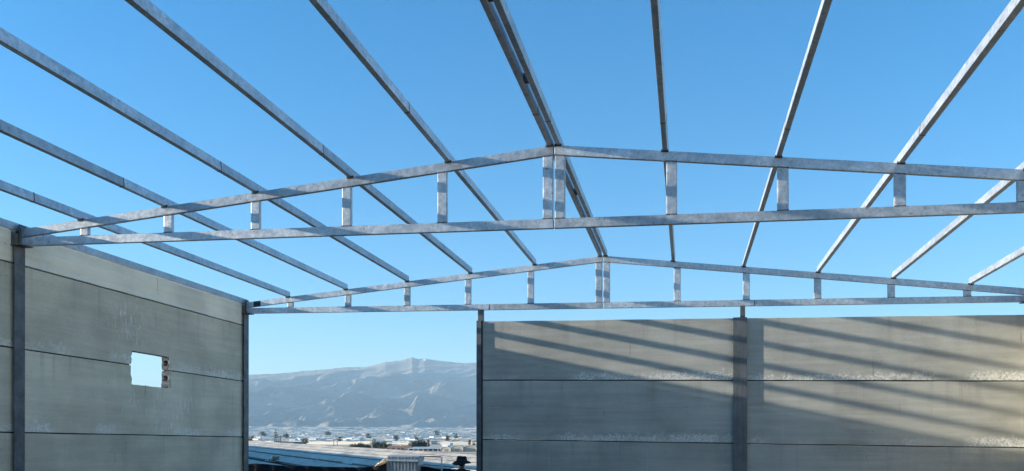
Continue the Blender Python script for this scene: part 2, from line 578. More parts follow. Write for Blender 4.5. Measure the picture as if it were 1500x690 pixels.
# purlins ------------------------------------------------------------
PUR_H, PUR_W = 0.115, 0.062
OFFS = {-5: -.055, -4: -.05, -3: 0, -2: .05, -1: .08, 1: -.08, 2: -.05, 3: .01, 4: .04, 5: .06}
YS, YE = YM - 0.35, Y2 + 0.035
SPL = 9.78
def purlin_mesh(y0, y1, w=PUR_W):
    mb = MB(); mb.box(-w / 2, w / 2, y0, y1, 0, PUR_H)
    return mb.me('tube', 0.006)
def ring_mesh():
    mb = MB(); e = 0.0025
    mb.box(-PUR_W / 2 - e, PUR_W / 2 + e, -0.007, 0.007, -e, PUR_H + e)
    return mb.me('weld_seam')
PM = [purlin_mesh(YS - SPL, -0.003), purlin_mesh(0.003, YE - SPL)]
RINGM = ring_mesh()
BURN = plain('scorched_weld', (0.05, 0.042, 0.036), 0.7, 0.2, 0.6, 50)
def tack_mesh():
    mb = MB(); rr = random.Random(6)
    for i in range(9):
        q = (i + 0.5) / 9; x = -PUR_W / 2 - 0.008 + (PUR_W + 0.016) * q; r = rr.uniform(0.006, 0.012)
        mb.box(x - r, x + r, -0.034 - r * 0.5, -0.026, -0.008 - r, 0.003 + r)
        mb.box(-PUR_W / 2 - 0.006, -PUR_W / 2 + 0.002, -0.03 + 0.06 * q - r * .6, -0.03 + 0.06 * q + r * .6, -0.002, 0.006 + r)
        mb.box(PUR_W / 2 - 0.002, PUR_W / 2 + 0.006, -0.03 + 0.06 * q - r * .6, -0.03 + 0.06 * q + r * .6, -0.002, 0.006 + r)
    return mb.me('weld_tack')
TACKM = tack_mesh()
ORD = {1: 'first', 2: 'second', 3: 'third', 4: 'fourth', 5: 'fifth'}
def build_purlin(x, z, label, roll, dy):
    t = thing('purlin', label, 'purlin', (x, SPL + dy, z), 0, 'galvanised roof purlins running over the trusses')
    for i in (0, 1):
        m = PM[i]
        if dy:
            m = purlin_mesh(YS - SPL - dy, -0.003) if i == 0 else purlin_mesh(0.003, YE - SPL - dy)
        o = link_obj('tube', m, GALV, t)
    link_obj('weld_seam', RINGM, RUST, t)
    for ty in (Y1, Y2):
        w = link_obj('weld_tack', TACKM, BURN, t, (0, ty - SPL - dy, 0))
    t.rotation_euler = (0, roll, 0)
    return t
for k in (-5, -4, -3, -2, -1, 1, 2, 3, 4, 5):
    x = XA + math.copysign(SP0 + (abs(k) - 1) * SP, k) + OFFS[k]
    roll = math.atan((SLOPE if k > 0 else -SLOPE) - TILT)
    side = 'open side' if k < 0 else 'closed side'
    lab = '%s purlin from the ridge on the roof slope %s' % (ORD[abs(k)], 'falling to the broken-through wall, shaded blue' if k < 0 else 'away from the broken-through wall, brightly sunlit')
    build_purlin(x, z_top(x) + 0.001, lab, roll, -0.75 if k == -1 else 0.0)
rp = []
for s in (-1, 1):
    x = XA + s * 0.055
    roll = math.atan((SLOPE if s > 0 else -SLOPE) - TILT)
    rp.append(build_purlin(x, z_top(XA) - 0.006 * 1 + 0.003, 'twin ridge purlin over the truss peaks, ' + ('its sunlit outer side showing' if s > 0 else 'on the slope of the broken-through wall'), roll * 0.0, 0.12 * s))
for y in (Y1 - 3.6, Y1 - 1.9, Y1 + 2.2, Y0 - 1.0):
    mb = MB(); mb.box(0.026, 0.084, -0.05, 0.05, 0.02, 0.095)
    link_obj('spacer', mb.me('spacer', 0.003), DARK, rp[0], (0, y - SPL + 0.12, 0))
# eave purlins bedded on the side walls
WALL_TOP = 3.05 + EYE
for s in (-1, 1):
    x = XL - 0.045 if s < 0 else XR + 0.045
    build_purlin(x, WALL_TOP + 0.001 + (sh(XR) if s > 0 else 0), 'eave purlin bedded along the top of the ' + ('broken-through side wall' if s < 0 else 'unbroken side wall'), 0, -1.4 * s)

# columns ------------------------------------------------------------
def h_section(w, d, tf, tw, h):
    """H section, flange faces along +-x (width w along y, depth d along x)"""
    mb = MB()
    mb.box(-tf, 0, -w / 2, w / 2, 0, h)
    mb.box(-d, -d + tf, -w / 2, w / 2, 0, h)
    mb.box(-d + tf, -tf, -tw / 2, tw / 2, 0, h)
    return mb.me('shaft', 0.002)
COL_T = ZB - 0.012
SHAFT = h_section(0.20, 0.20, 0.012, 0.009, COL_T)
def build_side_column(x, y, rot, z1, label):
    t = thing('steel_column', label, 'column', (x, y, 0), rot, 'steel columns of the shed')
    link_obj('shaft', SHAFT, DARK, t)
    mb = MB(); mb.box(-0.21, 0.12, -0.115, 0.115, COL_T, COL_T + 0.0115)
    link_obj('cap_plate', mb.me('cap_plate', 0.002), DARK, t)
    mb = MB(); mb.box(-0.10, 0.006, -0.10, -0.088, COL_T + 0.012, COL_T + 0.23); mb.box(-0.10, 0.006, 0.088, 0.10, COL_T + 0.012, COL_T + 0.23)
    mb.box(-0.112, -0.10, -0.10, 0.10, COL_T + 0.012, COL_T + 0.23)
    link_obj('bracket', mb.me('bracket', 0.002), DARK, t)
    mb = MB(); mb.box(0.0, 0.004, -0.1, 0.1, COL_T - 0.085, COL_T - 0.078)
    link_obj('weld_line', mb.me('weld_line'), RUST, t)
    mb = MB(); mb.box(-0.26, 0.06, -0.16, 0.16, 0.0, 0.016)
    link_obj('base_plate', mb.me('base_plate', 0.002), DARK, t)
    return t
YCOL = {Y2: -0.02, Y1: -0.05}
for y, lab in ((Y2, 'steel column at the corner beside the open end bay'), (Y1, 'steel column between panels of the broken-through wall, under the mid truss'),
               (Y0, 'steel column of the broken-through wall, two bays from the end'), (YM, 'steel column of the broken-through wall, three bays from the end')):
    build_side_column(XL + 0.03, y + YCOL.get(y, -0.03), 0, WALL_TOP, lab)
for y, lab in ((Y2, 'steel column at the closed corner of the end wall'), (Y1, 'steel column of the unbroken side wall under the mid truss'),
               (Y0, 'steel column of the unbroken side wall, two bays from the end'), (YM, 'steel column of the unbroken side wall, three bays from the end')):
    t = build_side_column(XR - 0.03, y - 0.02, math.pi, WALL_TOP, lab)
    t.location.z = sh(XR)

WY = Y2 - 0.11                                    # room face of the end wall panels
ETOP = 2.610 + EYE
def build_end_column(x, w, label, proud, stub_dx, stub_w):
    t = thing('steel_column', label, 'column', (x, WY, 0), 0, 'steel columns of the shed')
    h = ETOP + sh(x) - 0.004
    mb = MB()
    mb.box(-w / 2, w / 2, -proud, -proud + 0.012, 0, h)
    mb.box(-0.005, 0.005, -proud + 0.012, 0.16, 0, h)
    mb.box(-w / 2, w / 2, 0.16, 0.172, 0, h)
    link_obj('shaft', mb.me('shaft', 0.002), DARK if w < 0.15 else COLG, t)
    mb = MB(); mb.box(stub_dx - stub_w / 2, stub_dx + stub_w / 2, 0.03, 0.13, h + 0.008, ZB + sh(x) + 0.002)
    link_obj('head_post', mb.me('head_post', 0.004), DARK, t)
    mb = MB(); mb.box(min(-w / 2, stub_dx - 0.07), max(w / 2, stub_dx + 0.07), -proud * 0.5, 0.17, h, h + 0.008)
    link_obj('cap_plate', mb.me('cap_plate', 0.002), DARK, t)
    return t
def mat_col_grey():
    k = NT('weathered_column_steel')
    v = k.coords(rand=13.0)
    n = k.noise(v, 4, 6, 0.6)
    st = k.noise(k.coords((14, 14, 0.5), rand=5.0), 2, 5, 0.6)
    base = k.mix(k.ramp(n, 0.3, 0.7), (0.09, 0.10, 0.105), (0.14, 0.15, 0.155))
    base = k.scale_col(base, k.ramp(st, 0.3, 0.7, 0.9, 1.1))
    k.bump(n, 0.1, 0.01)
    return k.out(base, 0.5, 0.3)
COLG = mat_col_grey()
build_end_column(XC1 + 0.0, 0.10, 'slim dark steel column at the edge of the open end bay', 0.05, 0.015, 0.11)
build_end_column(XC2 - 0.03, 0.255, 'broad steel column dividing the two panelled bays of the end wall', 0.058, 0.055, 0.09)

# concrete panels ----------------------------------------------------
PT = 0.15
def jag(y0, z0, y1, z1, n, amp, rr):
    pts = []
    for i in range(1, n):
        q = i / n
        pts.append((y0 + (y1 - y0) * q + rr.uniform(-amp, amp), z0 + (z1 - z0) * q + rr.uniform(-amp, amp) * 0.4))
    return pts

def extrude_outline(pts, x0, x1, name, bevel=0.006):
    """outline in (y,z) extruded between x0 and x1 with chamfered long edges"""
    bm = bmesh.new()
    vs = [bm.verts.new((x0, p[0], p[1])) for p in pts]
    f = bm.faces.new(vs)
    r = bmesh.ops.extrude_face_region(bm, geom=[f])
    for g in r['geom']:
        if isinstance(g, bmesh.types.BMVert):
            g.co.x = x1
    bmesh.ops.recalc_face_normals(bm, faces=bm.faces)
    me = bpy.data.meshes.new(name)
    bm.to_mesh(me); bm.free()
    return me

def simple_panel(L, H, along, shear=0.0, seed=0):
    """slab from the origin: length L, height H, room face on local x=0 (along y) or y=0 (along x), edges slightly uneven"""
    rr = random.Random(seed)
    n = 14
    g = 0.010
    top = [(L - g) * (1 - i / n) + g * i / n for i in range(n + 1)]
    pts = [(g, g), (L - g, g)] + [(q, H - g + (rr.uniform(-0.0035, 0.0035) if 0 < i < n else 0)) for i, q in enumerate(top)]
    bot = [(g + (L - 2 * g) * i / n, g + rr.uniform(-0.002, 0.004)) for i in range(1, n)]
    pts = [pts[0]] + bot + pts[1:]
    me = extrude_outline(pts, 0, 1, 'panel')
    for v in me.vertices:
        x, y, z = v.co
        if along == 'y':
            v.co = (-PT * x, y, z)
        else:
            v.co = (y, PT * x, z + shear * y)
    bm = bmesh.new(); bm.from_mesh(me)
    bmesh.ops.recalc_face_normals(bm, faces=bm.faces)
    es = [e for e in bm.edges if len(e.link_faces) == 2 and e.calc_face_angle(0) > 0.8]
    bmesh.ops.bevel(bm, geom=es, offset=0.005, segments=1, affect='EDGES', clamp_overlap=True)
    bm.to_mesh(me); bm.free()
    return me

ZJ = 2.586 + EYE
XP = XL - 0.03                                    # room face of the side wall panels
left_wall = thing('panel_wall', 'hollow-core concrete side wall with a rough square hole knocked through', 'wall', (XP, 0, 0))
right_wall = thing('panel_wall', 'unbroken hollow-core concrete side wall facing the holed wall', 'wall', (XR + 0.03, 0, 0))
end_wall = thing('panel_wall', 'hollow-core concrete end wall striped by roof shadows, beside the open bay', 'wall', (0, WY, 0))

rows = [(ZJ, WALL_TOP - ZJ), (ZJ - 1.2, 1.2), (ZJ - 2.4, 1.2), (ZJ - 3.6, 1.2), (ZJ - 4.8, 1.2)]
bays = [(YM + 0.0, Y0), (Y0, Y1 - 0.05), (Y1 - 0.05, Y2 - 0.02)]
HY0, HY1, HZ0, HZ1 = 13.28, 14.37, 1.055 + EYE, 1.635 + EYE

RAW_SHADE = plain('broken_concrete_shade_toned', (0.13, 0.14, 0.155), 0.95, 0, 0.5, 22)  # shade painted into the broken faces: dark cool tone against the sunlight
def broken_panel(y0, y1, z0, H, upper):
    """side-wall slab with the knocked-out notch and the open cores showing in it"""
    rr = random.Random(5 if upper else 9)
    L = y1 - y0; g = 0.010
    a, b = HY0 - y0, HY1 - y0
    if upper:
        zt = HZ1 - z0
        left = jag(a - 0.01, g, a, zt, 7, 0.018, rr)
        right = jag(b + 0.01, zt, b + 0.015, g, 5, 0.010, rr)
        pts = [(g, g), (a - 0.02, g)] + left + [(a + 0.01, zt)] + jag(a, zt, b, zt, 12, 0.004, rr) + [(b, zt)] + right + [(b + 0.012, g), (L - g, g), (L - g, H - g), (g, H - g)]
    else:
        zt = HZ0 - z0
        left = jag(a - 0.02, H - g, a + 0.01, zt, 6, 0.016, rr)
        right = jag(b, zt, b + 0.012, H - g, 5, 0.010, rr)
        pts = [(g, g), (L - g, g), (L - g, H - g), (b + 0.012, H - g)] + right[::-1] + [(b, zt)] + jag(b, zt, a, zt, 14, 0.012, rr) + [(a, zt)] + left[::-1] + [(a - 0.02, H - g), (g, H - g)]
    me = extrude_outline(pts, 0, -PT, 'panel')
    tmp = bpy.data.objects.new('tmp', me); C.objects.link(tmp)
    mb = MB()
    zc = 0.135 if upper else H - 0.145
    mb.tube([(-PT * 0.5, 0.3, zc), (-PT * 0.5, L - 0.3, zc)], 0.052, 20)
    if upper:
        mb.tube([(-PT * 0.5, 0.3, zc + 0.21), (-PT * 0.5, L - 0.3, zc + 0.21)], 0.046, 20)
    else:
        mb.tube([(-PT * 0.5, 0.3, zc - 0.20), (-PT * 0.5, L - 0.3, zc - 0.20)], 0.046, 20)
    cut = bpy.data.objects.new('tmp_cut', mb.me('cut')); C.objects.link(cut)
    md = tmp.modifiers.new('b', 'BOOLEAN'); md.operation = 'DIFFERENCE'; md.object = cut; md.solver = 'EXACT'
    bpy.context.view_layer.update()
    dg = bpy.context.evaluated_depsgraph_get()
    res = bpy.data.meshes.new_from_object(tmp.evaluated_get(dg))
    bpy.data.objects.remove(tmp); bpy.data.objects.remove(cut)
    res.name = 'panel'
    res.materials.clear(); res.materials.append(CONC_SCUFF if upper else CONC_SCUFF2); res.materials.append(RAW_SHADE)
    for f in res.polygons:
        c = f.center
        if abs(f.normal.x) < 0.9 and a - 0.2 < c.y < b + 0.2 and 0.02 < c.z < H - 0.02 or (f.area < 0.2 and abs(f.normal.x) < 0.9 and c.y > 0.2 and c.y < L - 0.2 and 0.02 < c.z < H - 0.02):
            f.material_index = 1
    return res

seed = 1
for bi, (a, b) in enumerate(bays):
    for ri, (z0, H) in enumerate(rows):
        seed += 1
        y0, y1 = a + 0.008, b - 0.008
        m = CREAM if ri == 0 else CONC_BOUNCE
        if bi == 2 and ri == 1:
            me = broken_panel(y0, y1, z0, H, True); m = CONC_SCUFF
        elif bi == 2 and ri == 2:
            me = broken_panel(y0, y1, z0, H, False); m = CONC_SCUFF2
        else:
            me = simple_panel(y1 - y0, H - (0.002 if ri == 0 else 0), 'y', 0, seed)
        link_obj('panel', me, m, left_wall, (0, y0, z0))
        o = link_obj('panel', simple_panel(y1 - y0, H - (0.002 if ri == 0 else 0), 'y', 0, seed + 100), CREAM, right_wall, (0, y1, z0 + sh(XR)), math.pi)  # pale cream picked so this wall throws more light at the left one
SEAL = plain('joint_mortar', (0.06, 0.058, 0.052), 0.95)
for (a, b) in bays:
    for (z0, H) in rows[:4]:
        for wl, sx, dz in ((left_wall, -1, 0), (right_wall, 1, sh(XR))):
            segs = [(a + 0.03, b - 0.03)]
            if wl is left_wall and a < HY0 < b and HZ0 < z0 < HZ1:
                segs = [(a + 0.03, HY0 - 0.024), (HY1 + 0.018, b - 0.03)]
            for (p0, p1) in segs:
                mb = MB(); x0, x1 = sorted((sx * 0.030, sx * 0.12)); mb.box(x0, x1, p0, p1, z0 - 0.010 + dz, z0 + 0.010 + dz)
                link_obj('joint_mortar', mb.me('joint_mortar'), SEAL, wl)
# loose crust on the hole's jamb
mb = MB(); rr = random.Random(3)
for i in range(16):
    z = rr.uniform(HZ0 + 0.02, HZ1 - 0.02); y = HY1 + rr.uniform(0.0, 0.06); r = rr.uniform(0.012, 0.035)
    mb.box(-0.004, 0.006 + r * 0.2, y - r * 0.6, y + r * 0.6, z - r, z + r)
link_obj('broken_edge', mb.me('broken_edge', 0.004), CONC_SCUFF, left_wall)

ebays = [(XC1 + 0.055, XC2 - 0.03), (XC2 - 0.03, XR + 0.02)]
for bi, (a, b) in enumerate(ebays):
    for ri in range(4):
        seed += 1
        x0, x1 = a + (0.0 if bi == 0 else 0.008), b - 0.008
        z0 = ETOP - 1.2 * (ri + 1) + sh(x0)
        link_obj('panel', simple_panel(x1 - x0, 1.2, 'x', TILT, seed), CONC, end_wall, (x0, 0, z0))

# ------------------------------------------------------------------ the greenhouse plain behind the open bay
def mat_plastic(name, lo, hi, s=0.05):
    k = NT(name)
    v = k.coords(rand=900.0)
    n = k.noise(v, s, 5, 0.6)
    n2 = k.noise(v, s * 14, 4, 0.6)
    base = k.mix(k.ramp(n, 0.35, 0.65), lo, hi)
    base = k.scale_col(base, k.ramp(n2, 0.3, 0.7, 0.86, 1.08))
    oi = k.n('ObjectInfo')
    base = k.scale_col(base, k.ramp(oi.outputs['Random'], 0, 1, 0.72, 1.08, False))
    return k.out(base, 0.5)
PL_ROOF = [mat_plastic('whitewashed_plastic', (0.80, 0.73, 0.60), (0.93, 0.87, 0.74)),
           mat_plastic('dusty_plastic', (0.52, 0.44, 0.33), (0.68, 0.59, 0.46)),
           mat_plastic('grey_plastic', (0.33, 0.30, 0.25), (0.50, 0.46, 0.39)),
           mat_plastic('bluish_plastic', (0.36, 0.46, 0.52), (0.48, 0.58, 0.63))]
PL_WALL = [mat_plastic('pale_mesh', (0.74, 0.67, 0.55), (0.88, 0.81, 0.68)),
           mat_plastic('shade_mesh', (0.05, 0.05, 0.05), (0.12, 0.12, 0.11)),
           mat_plastic('tan_mesh', (0.44, 0.37, 0.28), (0.60, 0.52, 0.41))]

def gh_geometry(mb_r, mb_w, W, L, nsp, he, hr):
    """multi-span greenhouse: spans across x, ridges along y, origin at the centre of its foot"""
    sw = W / nsp
    x = -W / 2
    for i in range(nsp):
        a, b, c = x + i * sw, x + (i + 0.68) * sw, x + (i + 1) * sw
        mb_r.add([(a, -L / 2, he), (b, -L / 2, hr), (b, L / 2, hr), (a, L / 2, he)], [(0, 1, 2, 3)])
        mb_r.add([(b, -L / 2, hr), (c, -L / 2, he), (c, L / 2, he), (b, L / 2, hr)], [(0, 1, 2, 3)])
        for y in (-L / 2, L / 2):
            mb_w.add([(a, y, -2), (c, y, -2), (c, y, he), (b, y, hr), (a, y, he)], [(0, 1, 2, 3, 4)])
    for xx in (-W / 2, W / 2):
        mb_w.add([(xx, -L / 2, -2), (xx, L / 2, -2), (xx, L / 2, he), (xx, -L / 2, he)], [(0, 1, 2, 3)])

def gh_mesh(W, L, nsp, he, hr, mr, mw):
    r, w = MB(), MB()
    gh_geometry(r, w, W, L, nsp, he, hr)
    nr = len(r.f)
    r.add(w.v, w.f)
    me = mesh('greenhouse', r.v, r.f)
    me.materials.append(mr); me.materials.append(mw)
    me.polygons.foreach_set('material_index', [0] * nr + [1] * (len(r.f) - nr))
    return me

def tz(x, y): return float(terrain(np.float64(x), np.float64(y)))
def slope_at(q):
    return (np.interp(q + 30, Q_D, Q_Z) - np.interp(q - 30, Q_D, Q_Z)) / 60.0
LAT = Vector((QD.y, -QD.x))
CELLS = []
GROT = -0.15                                       # the plots' grid runs nearly east-west
GL = Vector((math.cos(GROT), math.sin(GROT))); GQ = Vector((-GL.y, GL.x))
def plan_greenhouses():
    rr = random.Random(21)
    q = 690.0
    while q < 6750:
        depth = (17 + 0.015 * q) * rr.uniform(0.7, 1.35)
        lo, hi = -0.95 * q - 15, -0.32 * q + 15
        x = lo - rr.uniform(0, 60)
        while x < hi:
            w = (20 + 0.020 * q) * rr.uniform(0.35, 2.2)
            p = GQ * (q + depth / 2 + rr.uniform(-0.1, 0.1) * depth) + GL * (x + w / 2)
            CELLS.append((p.dot(QD), p.dot(LAT), w * 0.97, depth * rr.uniform(0.82, 0.98), rr.random(), rr.random()))
            x += w + rr.choice((1, 1, 2, 3, 10)) * (1 + q / 2500)
        q += depth + rr.choice((1, 2, 6)) * (1 + q / 2500)
    CELLS.sort(key=lambda c: c[0])
plan_greenhouses()

def gh_transform(q, x):
    p = Vector((QD.x * q + LAT.x * x, QD.y * q + LAT.y * x))
    z = tz(p.x, p.y)
    g = slope_at(q)
    return p, z, GROT, math.atan(g * GQ.dot(QD))
def keep_clear(q, x):
    # yard with the farmhouse, the trees and the tunnels
    return q > 800 and q < 7800 and not (q < 500 and x > -20) and abs(x - 0.01 * q) < 0.24 * q + 30

near_cells = [c for c in CELLS if keep_clear(c[0], c[1])]
NEAR_N = 280
VARS = {}
def variant(ax, ir, iw, tall):
    key = (ax, ir, iw, tall)
    if key not in VARS:
        he = (2.0, 2.8)[tall]
        VARS[key] = gh_mesh(1, 1, 3 if ax else 5, he, he + 0.55, PL_ROOF[ir], PL_WALL[iw])
    return VARS[key]
GH_LABELS = {0: 'whitewashed plastic greenhouse among rows of others out on the plain', 1: 'dusty beige plastic greenhouse among rows of others out on the plain',
             2: 'grey plastic greenhouse among rows of others out on the plain', 3: 'bluish plastic greenhouse among rows of others out on the plain'}
def pick(c):
    ir = 0 if c[4] < 0.46 else 1 if c[4] < 0.74 else 2 if c[4] < 0.92 else 3
    iw = 0 if c[5] < 0.56 else 1 if c[5] < 0.74 else 2
    return ir, iw
for n, c in enumerate(near_cells[:NEAR_N]):
    q, x, w, d, a, b = c
    p, z, rot, pitch = gh_transform(q, x)
    ir, iw = pick(c)
    me = variant(int(a * 50) % 2, ir, iw, int(b * 50) % 2)
    o = bpy.data.objects.new('greenhouse', me); C.objects.link(o)
    o.location = (p.x, p.y, z - 0.2)
    o.rotation_euler = (pitch, 0, rot + (a - 0.5) * 0.16)
    o.scale = (w, d, 1)
    tag(o, GH_LABELS[ir], 'greenhouse', 'greenhouses on the plain')

def far_greenhouses():
    groups = {}
    for c in near_cells[NEAR_N:]:
        q, x, w, d, a, b = c
        ir, iw = pick(c)
        r, wl = MB(), MB()
        gh_geometry(r, wl, w, d, max(2, int(w / 14)), 2.2 + 1.3 * b, 3.0 + 1.3 * b)
        p, z, rot, pitch = gh_transform(q, x)
        M = Matrix.Translation((p.x, p.y, z - 0.3)) @ Matrix.Rotation(rot + (a - 0.5) * 0.2, 4, 'Z') @ Matrix.Rotation(pitch, 4, 'X')
        g = groups.setdefault('all', [MB(), []])
        for src, mi in ((r, ir), (wl, 4 + iw)):
            g[0].add([M @ Vector(v) for v in src.v], src.f)
            g[1] += [mi] * len(src.f)
    g = groups['all']
    me = mesh('distant_greenhouses', g[0].v, g[0].f)
    for m in PL_ROOF + PL_WALL:
        me.materials.append(m)
    me.polygons.foreach_set('material_index', g[1])
    o = link_obj('distant_greenhouses', me)
    o['kind'] = 'stuff'
    o['label'] = 'distant pale greenhouse roofs covering the plain up to the mountain'
far_greenhouses()

rr = random.Random(77)
WBLD = mat_plastic('white_block_render', (0.74, 0.72, 0.66), (0.82, 0.80, 0.76))
def small_building_mesh():
    mb = MB(); mb.box(-0.5, 0.5, -0.5, 0.5, -0.3, 1.0); mb.box(-0.52, 0.52, -0.52, 0.52, 1.0, 1.05); mb.box(0.1, 0.3, -0.51, -0.49, 0.0, 0.6)
    return mb.me('small_building')
SBM = small_building_mesh()
for i in range(60):
    q = 900 * (4.2 ** rr.random()); x = rr.uniform(-0.17, 0.19) * q + 6
    p, z, rot, pitch = gh_transform(q, x)
    o = link_obj('farm_store', SBM, WBLD, None, (p.x, p.y, z))
    o.scale = (rr.uniform(4, 11) * (0.7 + q / 3000), rr.uniform(5, 8), rr.uniform(3.4, 5.0))
    o.rotation_euler = (0, 0, rot + rr.uniform(-0.3, 0.3))
    tag(o, 'small white flat-roofed store building among the far greenhouses', 'building', 'white stores on the plain')

# the ridged greenhouse just below the shed -------------------------------
U = Vector((0.6, -0.8)); V = Vector((0.8, 0.6))
PLANE = [-1.12, 0.018]
def roof_z(y): return EYE + PLANE[0] + PLANE[1] * (y - 26)
def uv(u, v, dz=0.0):
    p = U * u + V * v
    return (p.x, p.y, roof_z(p.y) + dz)
def mat_sheet():
    k = NT('greenhouse_sheet')
    v = k.coords(rand=50.0)
    n = k.noise(v, 0.35, 6, 0.65); n2 = k.noise(v, 2.2, 5, 0.65)
    base = k.mix(k.ramp(n, 0.35, 0.65), (0.40, 0.355, 0.28), (0.60, 0.54, 0.44))
    dirt = k.ramp(n2, 0.50, 0.64)
    base = k.mix(k.math('MULTIPLY', dirt, 0.75), base, (0.24, 0.22, 0.19))
    k.bump(n2, 0.5, 0.15)
    return k.out(base, 0.5)
SHEET = mat_sheet()
WIRE = plain('dark_wire', (0.05, 0.05, 0.05), 0.6)
def ridged_greenhouse(name, label, u0, u1, v0, v1, pitch, amp, lift, wires=True):
    t = thing(name, label, 'greenhouse')
    rr = random.Random(int(u0))
    v = v0; k = 0
    NU = 60
    while v < v1 - 0.01:
        half = pitch / 2
        for sgn in (0, 1):
            va, vb = v + sgn * half, v + (sgn + 1) * half
            za, zb = (0, amp) if sgn == 0 else (amp, 0)
            vs, fs = [], []
            for i in range(NU + 1):
                u = u0 + (u1 - u0) * i / NU
                sag = 0.05 * math.sin(u * 0.9 + k) + rr.uniform(-0.035, 0.035)
                vm = (va + vb) / 2
                vs += [uv(u, va, lift + za + (0.02 if sgn else 0)), uv(u, vm, lift + (za + zb) / 2 - 0.06 + sag * 0.8), uv(u, vb, lift + zb)]
                if i:
                    b = 3 * i
                    fs += [(b - 3, b, b + 1, b - 2), (b - 2, b + 1, b + 2, b - 1)]
            link_obj('roof_sheet', mesh('roof_sheet', vs, fs, False), SHEET, t)
            k += 1
        v += pitch
    mb = MB()
    for (a, b) in (((u0, v0), (u1, v0)), ((u1, v0), (u1, v1)), ((u1, v1), (u0, v1)), ((u0, v1), (u0, v0))):
        A, B = uv(*a, lift), uv(*b, lift)
        mb.add([(A[0], A[1], -4.5), (B[0], B[1], -4.5), B, A], [(0, 1, 2, 3)])
    link_obj('side_wall', mesh('side_wall', mb.v, mb.f), PL_WALL[2], t)
    if wires:
        v = v0 + pitch
        while v < v1 - 0.1:
            mb = MB(); mb.tube([uv(u0, v, lift + 0.06), uv(u1, v, lift + 0.06)], 0.08, 6)
            link_obj('gutter_wire', mb.me('gutter_wire'), WIRE, t)
            v += pitch
    return t
ridged_greenhouse('greenhouse', 'low greenhouse with long ridged roof sheets, half in blue shade, below the open bay', -150, -24, 5.3, 20.3, 2.5, 0.24, 0)
ridged_greenhouse('greenhouse', 'added unseen shadow caster shaped as a raised greenhouse, behind the broken-through wall', -150, -34, -14.5, 4.5, 4.75, 0.3, 2.35, False)  # unseen, added to cast shade over the near greenhouse roof
PLANE[:] = [-1.36, 0.0022]
ridged_greenhouse('greenhouse', 'sunlit rippled greenhouse roof in front of the plastic tunnels', -92, -26, 21.2, 57.2, 3.6, 0.26, 0)

# scraps of plastic on the shaded roof ---------------------------------------
SCRAP = plain('torn_plastic', (0.72, 0.68, 0.58), 0.6, 0, 0.15)
for (px, py, w, lab) in ((400, 676, 13, 'torn pale plastic scrap curled up on shaded roof, nearest the corner column'), (466, 678, 9, 'bunched pale plastic scrap on the shaded roof, middle of three'), (507, 680.5, 12, 'flat pale plastic scrap on shaded roof, nearest the corrugated bin')):
    d = ray_dir(px, py)
    # meet the roof plane
    k = (0.12 + (-1.12 - 0.018 * 26)) / (d.z - 0.018 * d.y)
    p = Vector((0, 0, EYE)) + d * k
    ww = w / F_PX * k / 2
    rr = random.Random(px)
    n = 9
    vs, fs = [], []
    for i in range(n + 1):
        for j in range(4):
            a = (i / n - 0.5) * 2
            vs.append((p.x + a * ww * (1 - 0.1 * j), p.y + (j - 1.5) * 0.28 + rr.uniform(-.08, .08), p.z - 0.1 + 0.12 + rr.uniform(0, 0.16) * (1.2 - abs(a)) + (0.22 if i >= n - 1 and px == 400 else 0)))
    for i in range(n):
        for j in range(3):
            b = i * 4 + j
            fs.append((b, b + 4, b + 5, b + 1))
    o = link_obj('plastic_scrap', mesh('plastic_scrap', vs, fs, True), SCRAP)
    md = o.modifiers.new('s', 'SOLIDIFY'); md.thickness = 0.02
    tag(o, lab, 'plastic scrap', 'plastic scraps')

# ------------------------------------------------------------------ trees, poles and buildings of the plain
LEAF = plain('dark_foliage', (0.03, 0.042, 0.025), 0.8, 0, 0.5, 1.5)
LEAF2 = plain('olive_foliage', (0.07, 0.085, 0.045), 0.8, 0, 0.5, 1.5)
BARK = plain('bark', (0.10, 0.08, 0.06), 0.9)
def leafy_tree(px, py_base, dist, h, w, label, seed, mat=LEAF, trunk=0.25):
    p = at(px, py_base, dist); zb = tz(p.x, p.y)
    base = Vector((p.x, p.y, zb))
    top = p.z + h
    h = max(2.0, top - zb)
    rr = random.Random(seed)
    t = thing('leafy_tree', label, 'tree', base, 0, 'trees on the plain')
    mb = MB()
    mb.tube([(0, 0, -0.3), (0.05, 0, h * 0.3), (0.1, 0.05, h * 0.6)], [w * 0.06, w * 0.045, w * 0.02], 7)
    for k in range(5):
        a = rr.uniform(0, 6.28)
        mb.tube([(0.05, 0, h * 0.25), (math.cos(a) * w * 0.2, math.sin(a) * w * 0.2, h * 0.5), (math.cos(a) * w * 0.33, math.sin(a) * w * 0.33, h * 0.7)], [w * 0.025, w * 0.018, w * 0.008], 5)
    link_obj('trunk', mb.me('trunk'), BARK, t)
    vs, fs = [], []
    clumps = []
    for k in range(16):
        a = rr.uniform(0, 6.28); r = rr.uniform(0, 0.36) * w
        clumps.append((math.cos(a) * r, math.sin(a) * r, h * rr.uniform(trunk + 0.12, 0.86), w * rr.uniform(0.12, 0.22)))
    for (cx, cy, cz, cr) in clumps:
        for i in range(70):
            d = Vector((rr.gauss(0, 1), rr.gauss(0, 1), rr.gauss(0, 0.8)))
            d.normalize(); d *= cr * rr.uniform(0.5, 1.08)
            c = Vector((cx, cy, cz)) + d
            e1 = Vector((rr.gauss(0, 1), rr.gauss(0, 1), rr.gauss(0, 1))).normalized() * w * 0.032
            e2 = Vector((rr.gauss(0, 1), rr.gauss(0, 1), rr.gauss(0, 1))).normalized() * w * 0.032
            b = len(vs)
            vs += [c - e1, c + e2, c + e1, c - e2]; fs.append((b, b + 1, b + 2, b + 3))
    link_obj('crown', mesh('crown', vs, fs), mat, t)
    return t
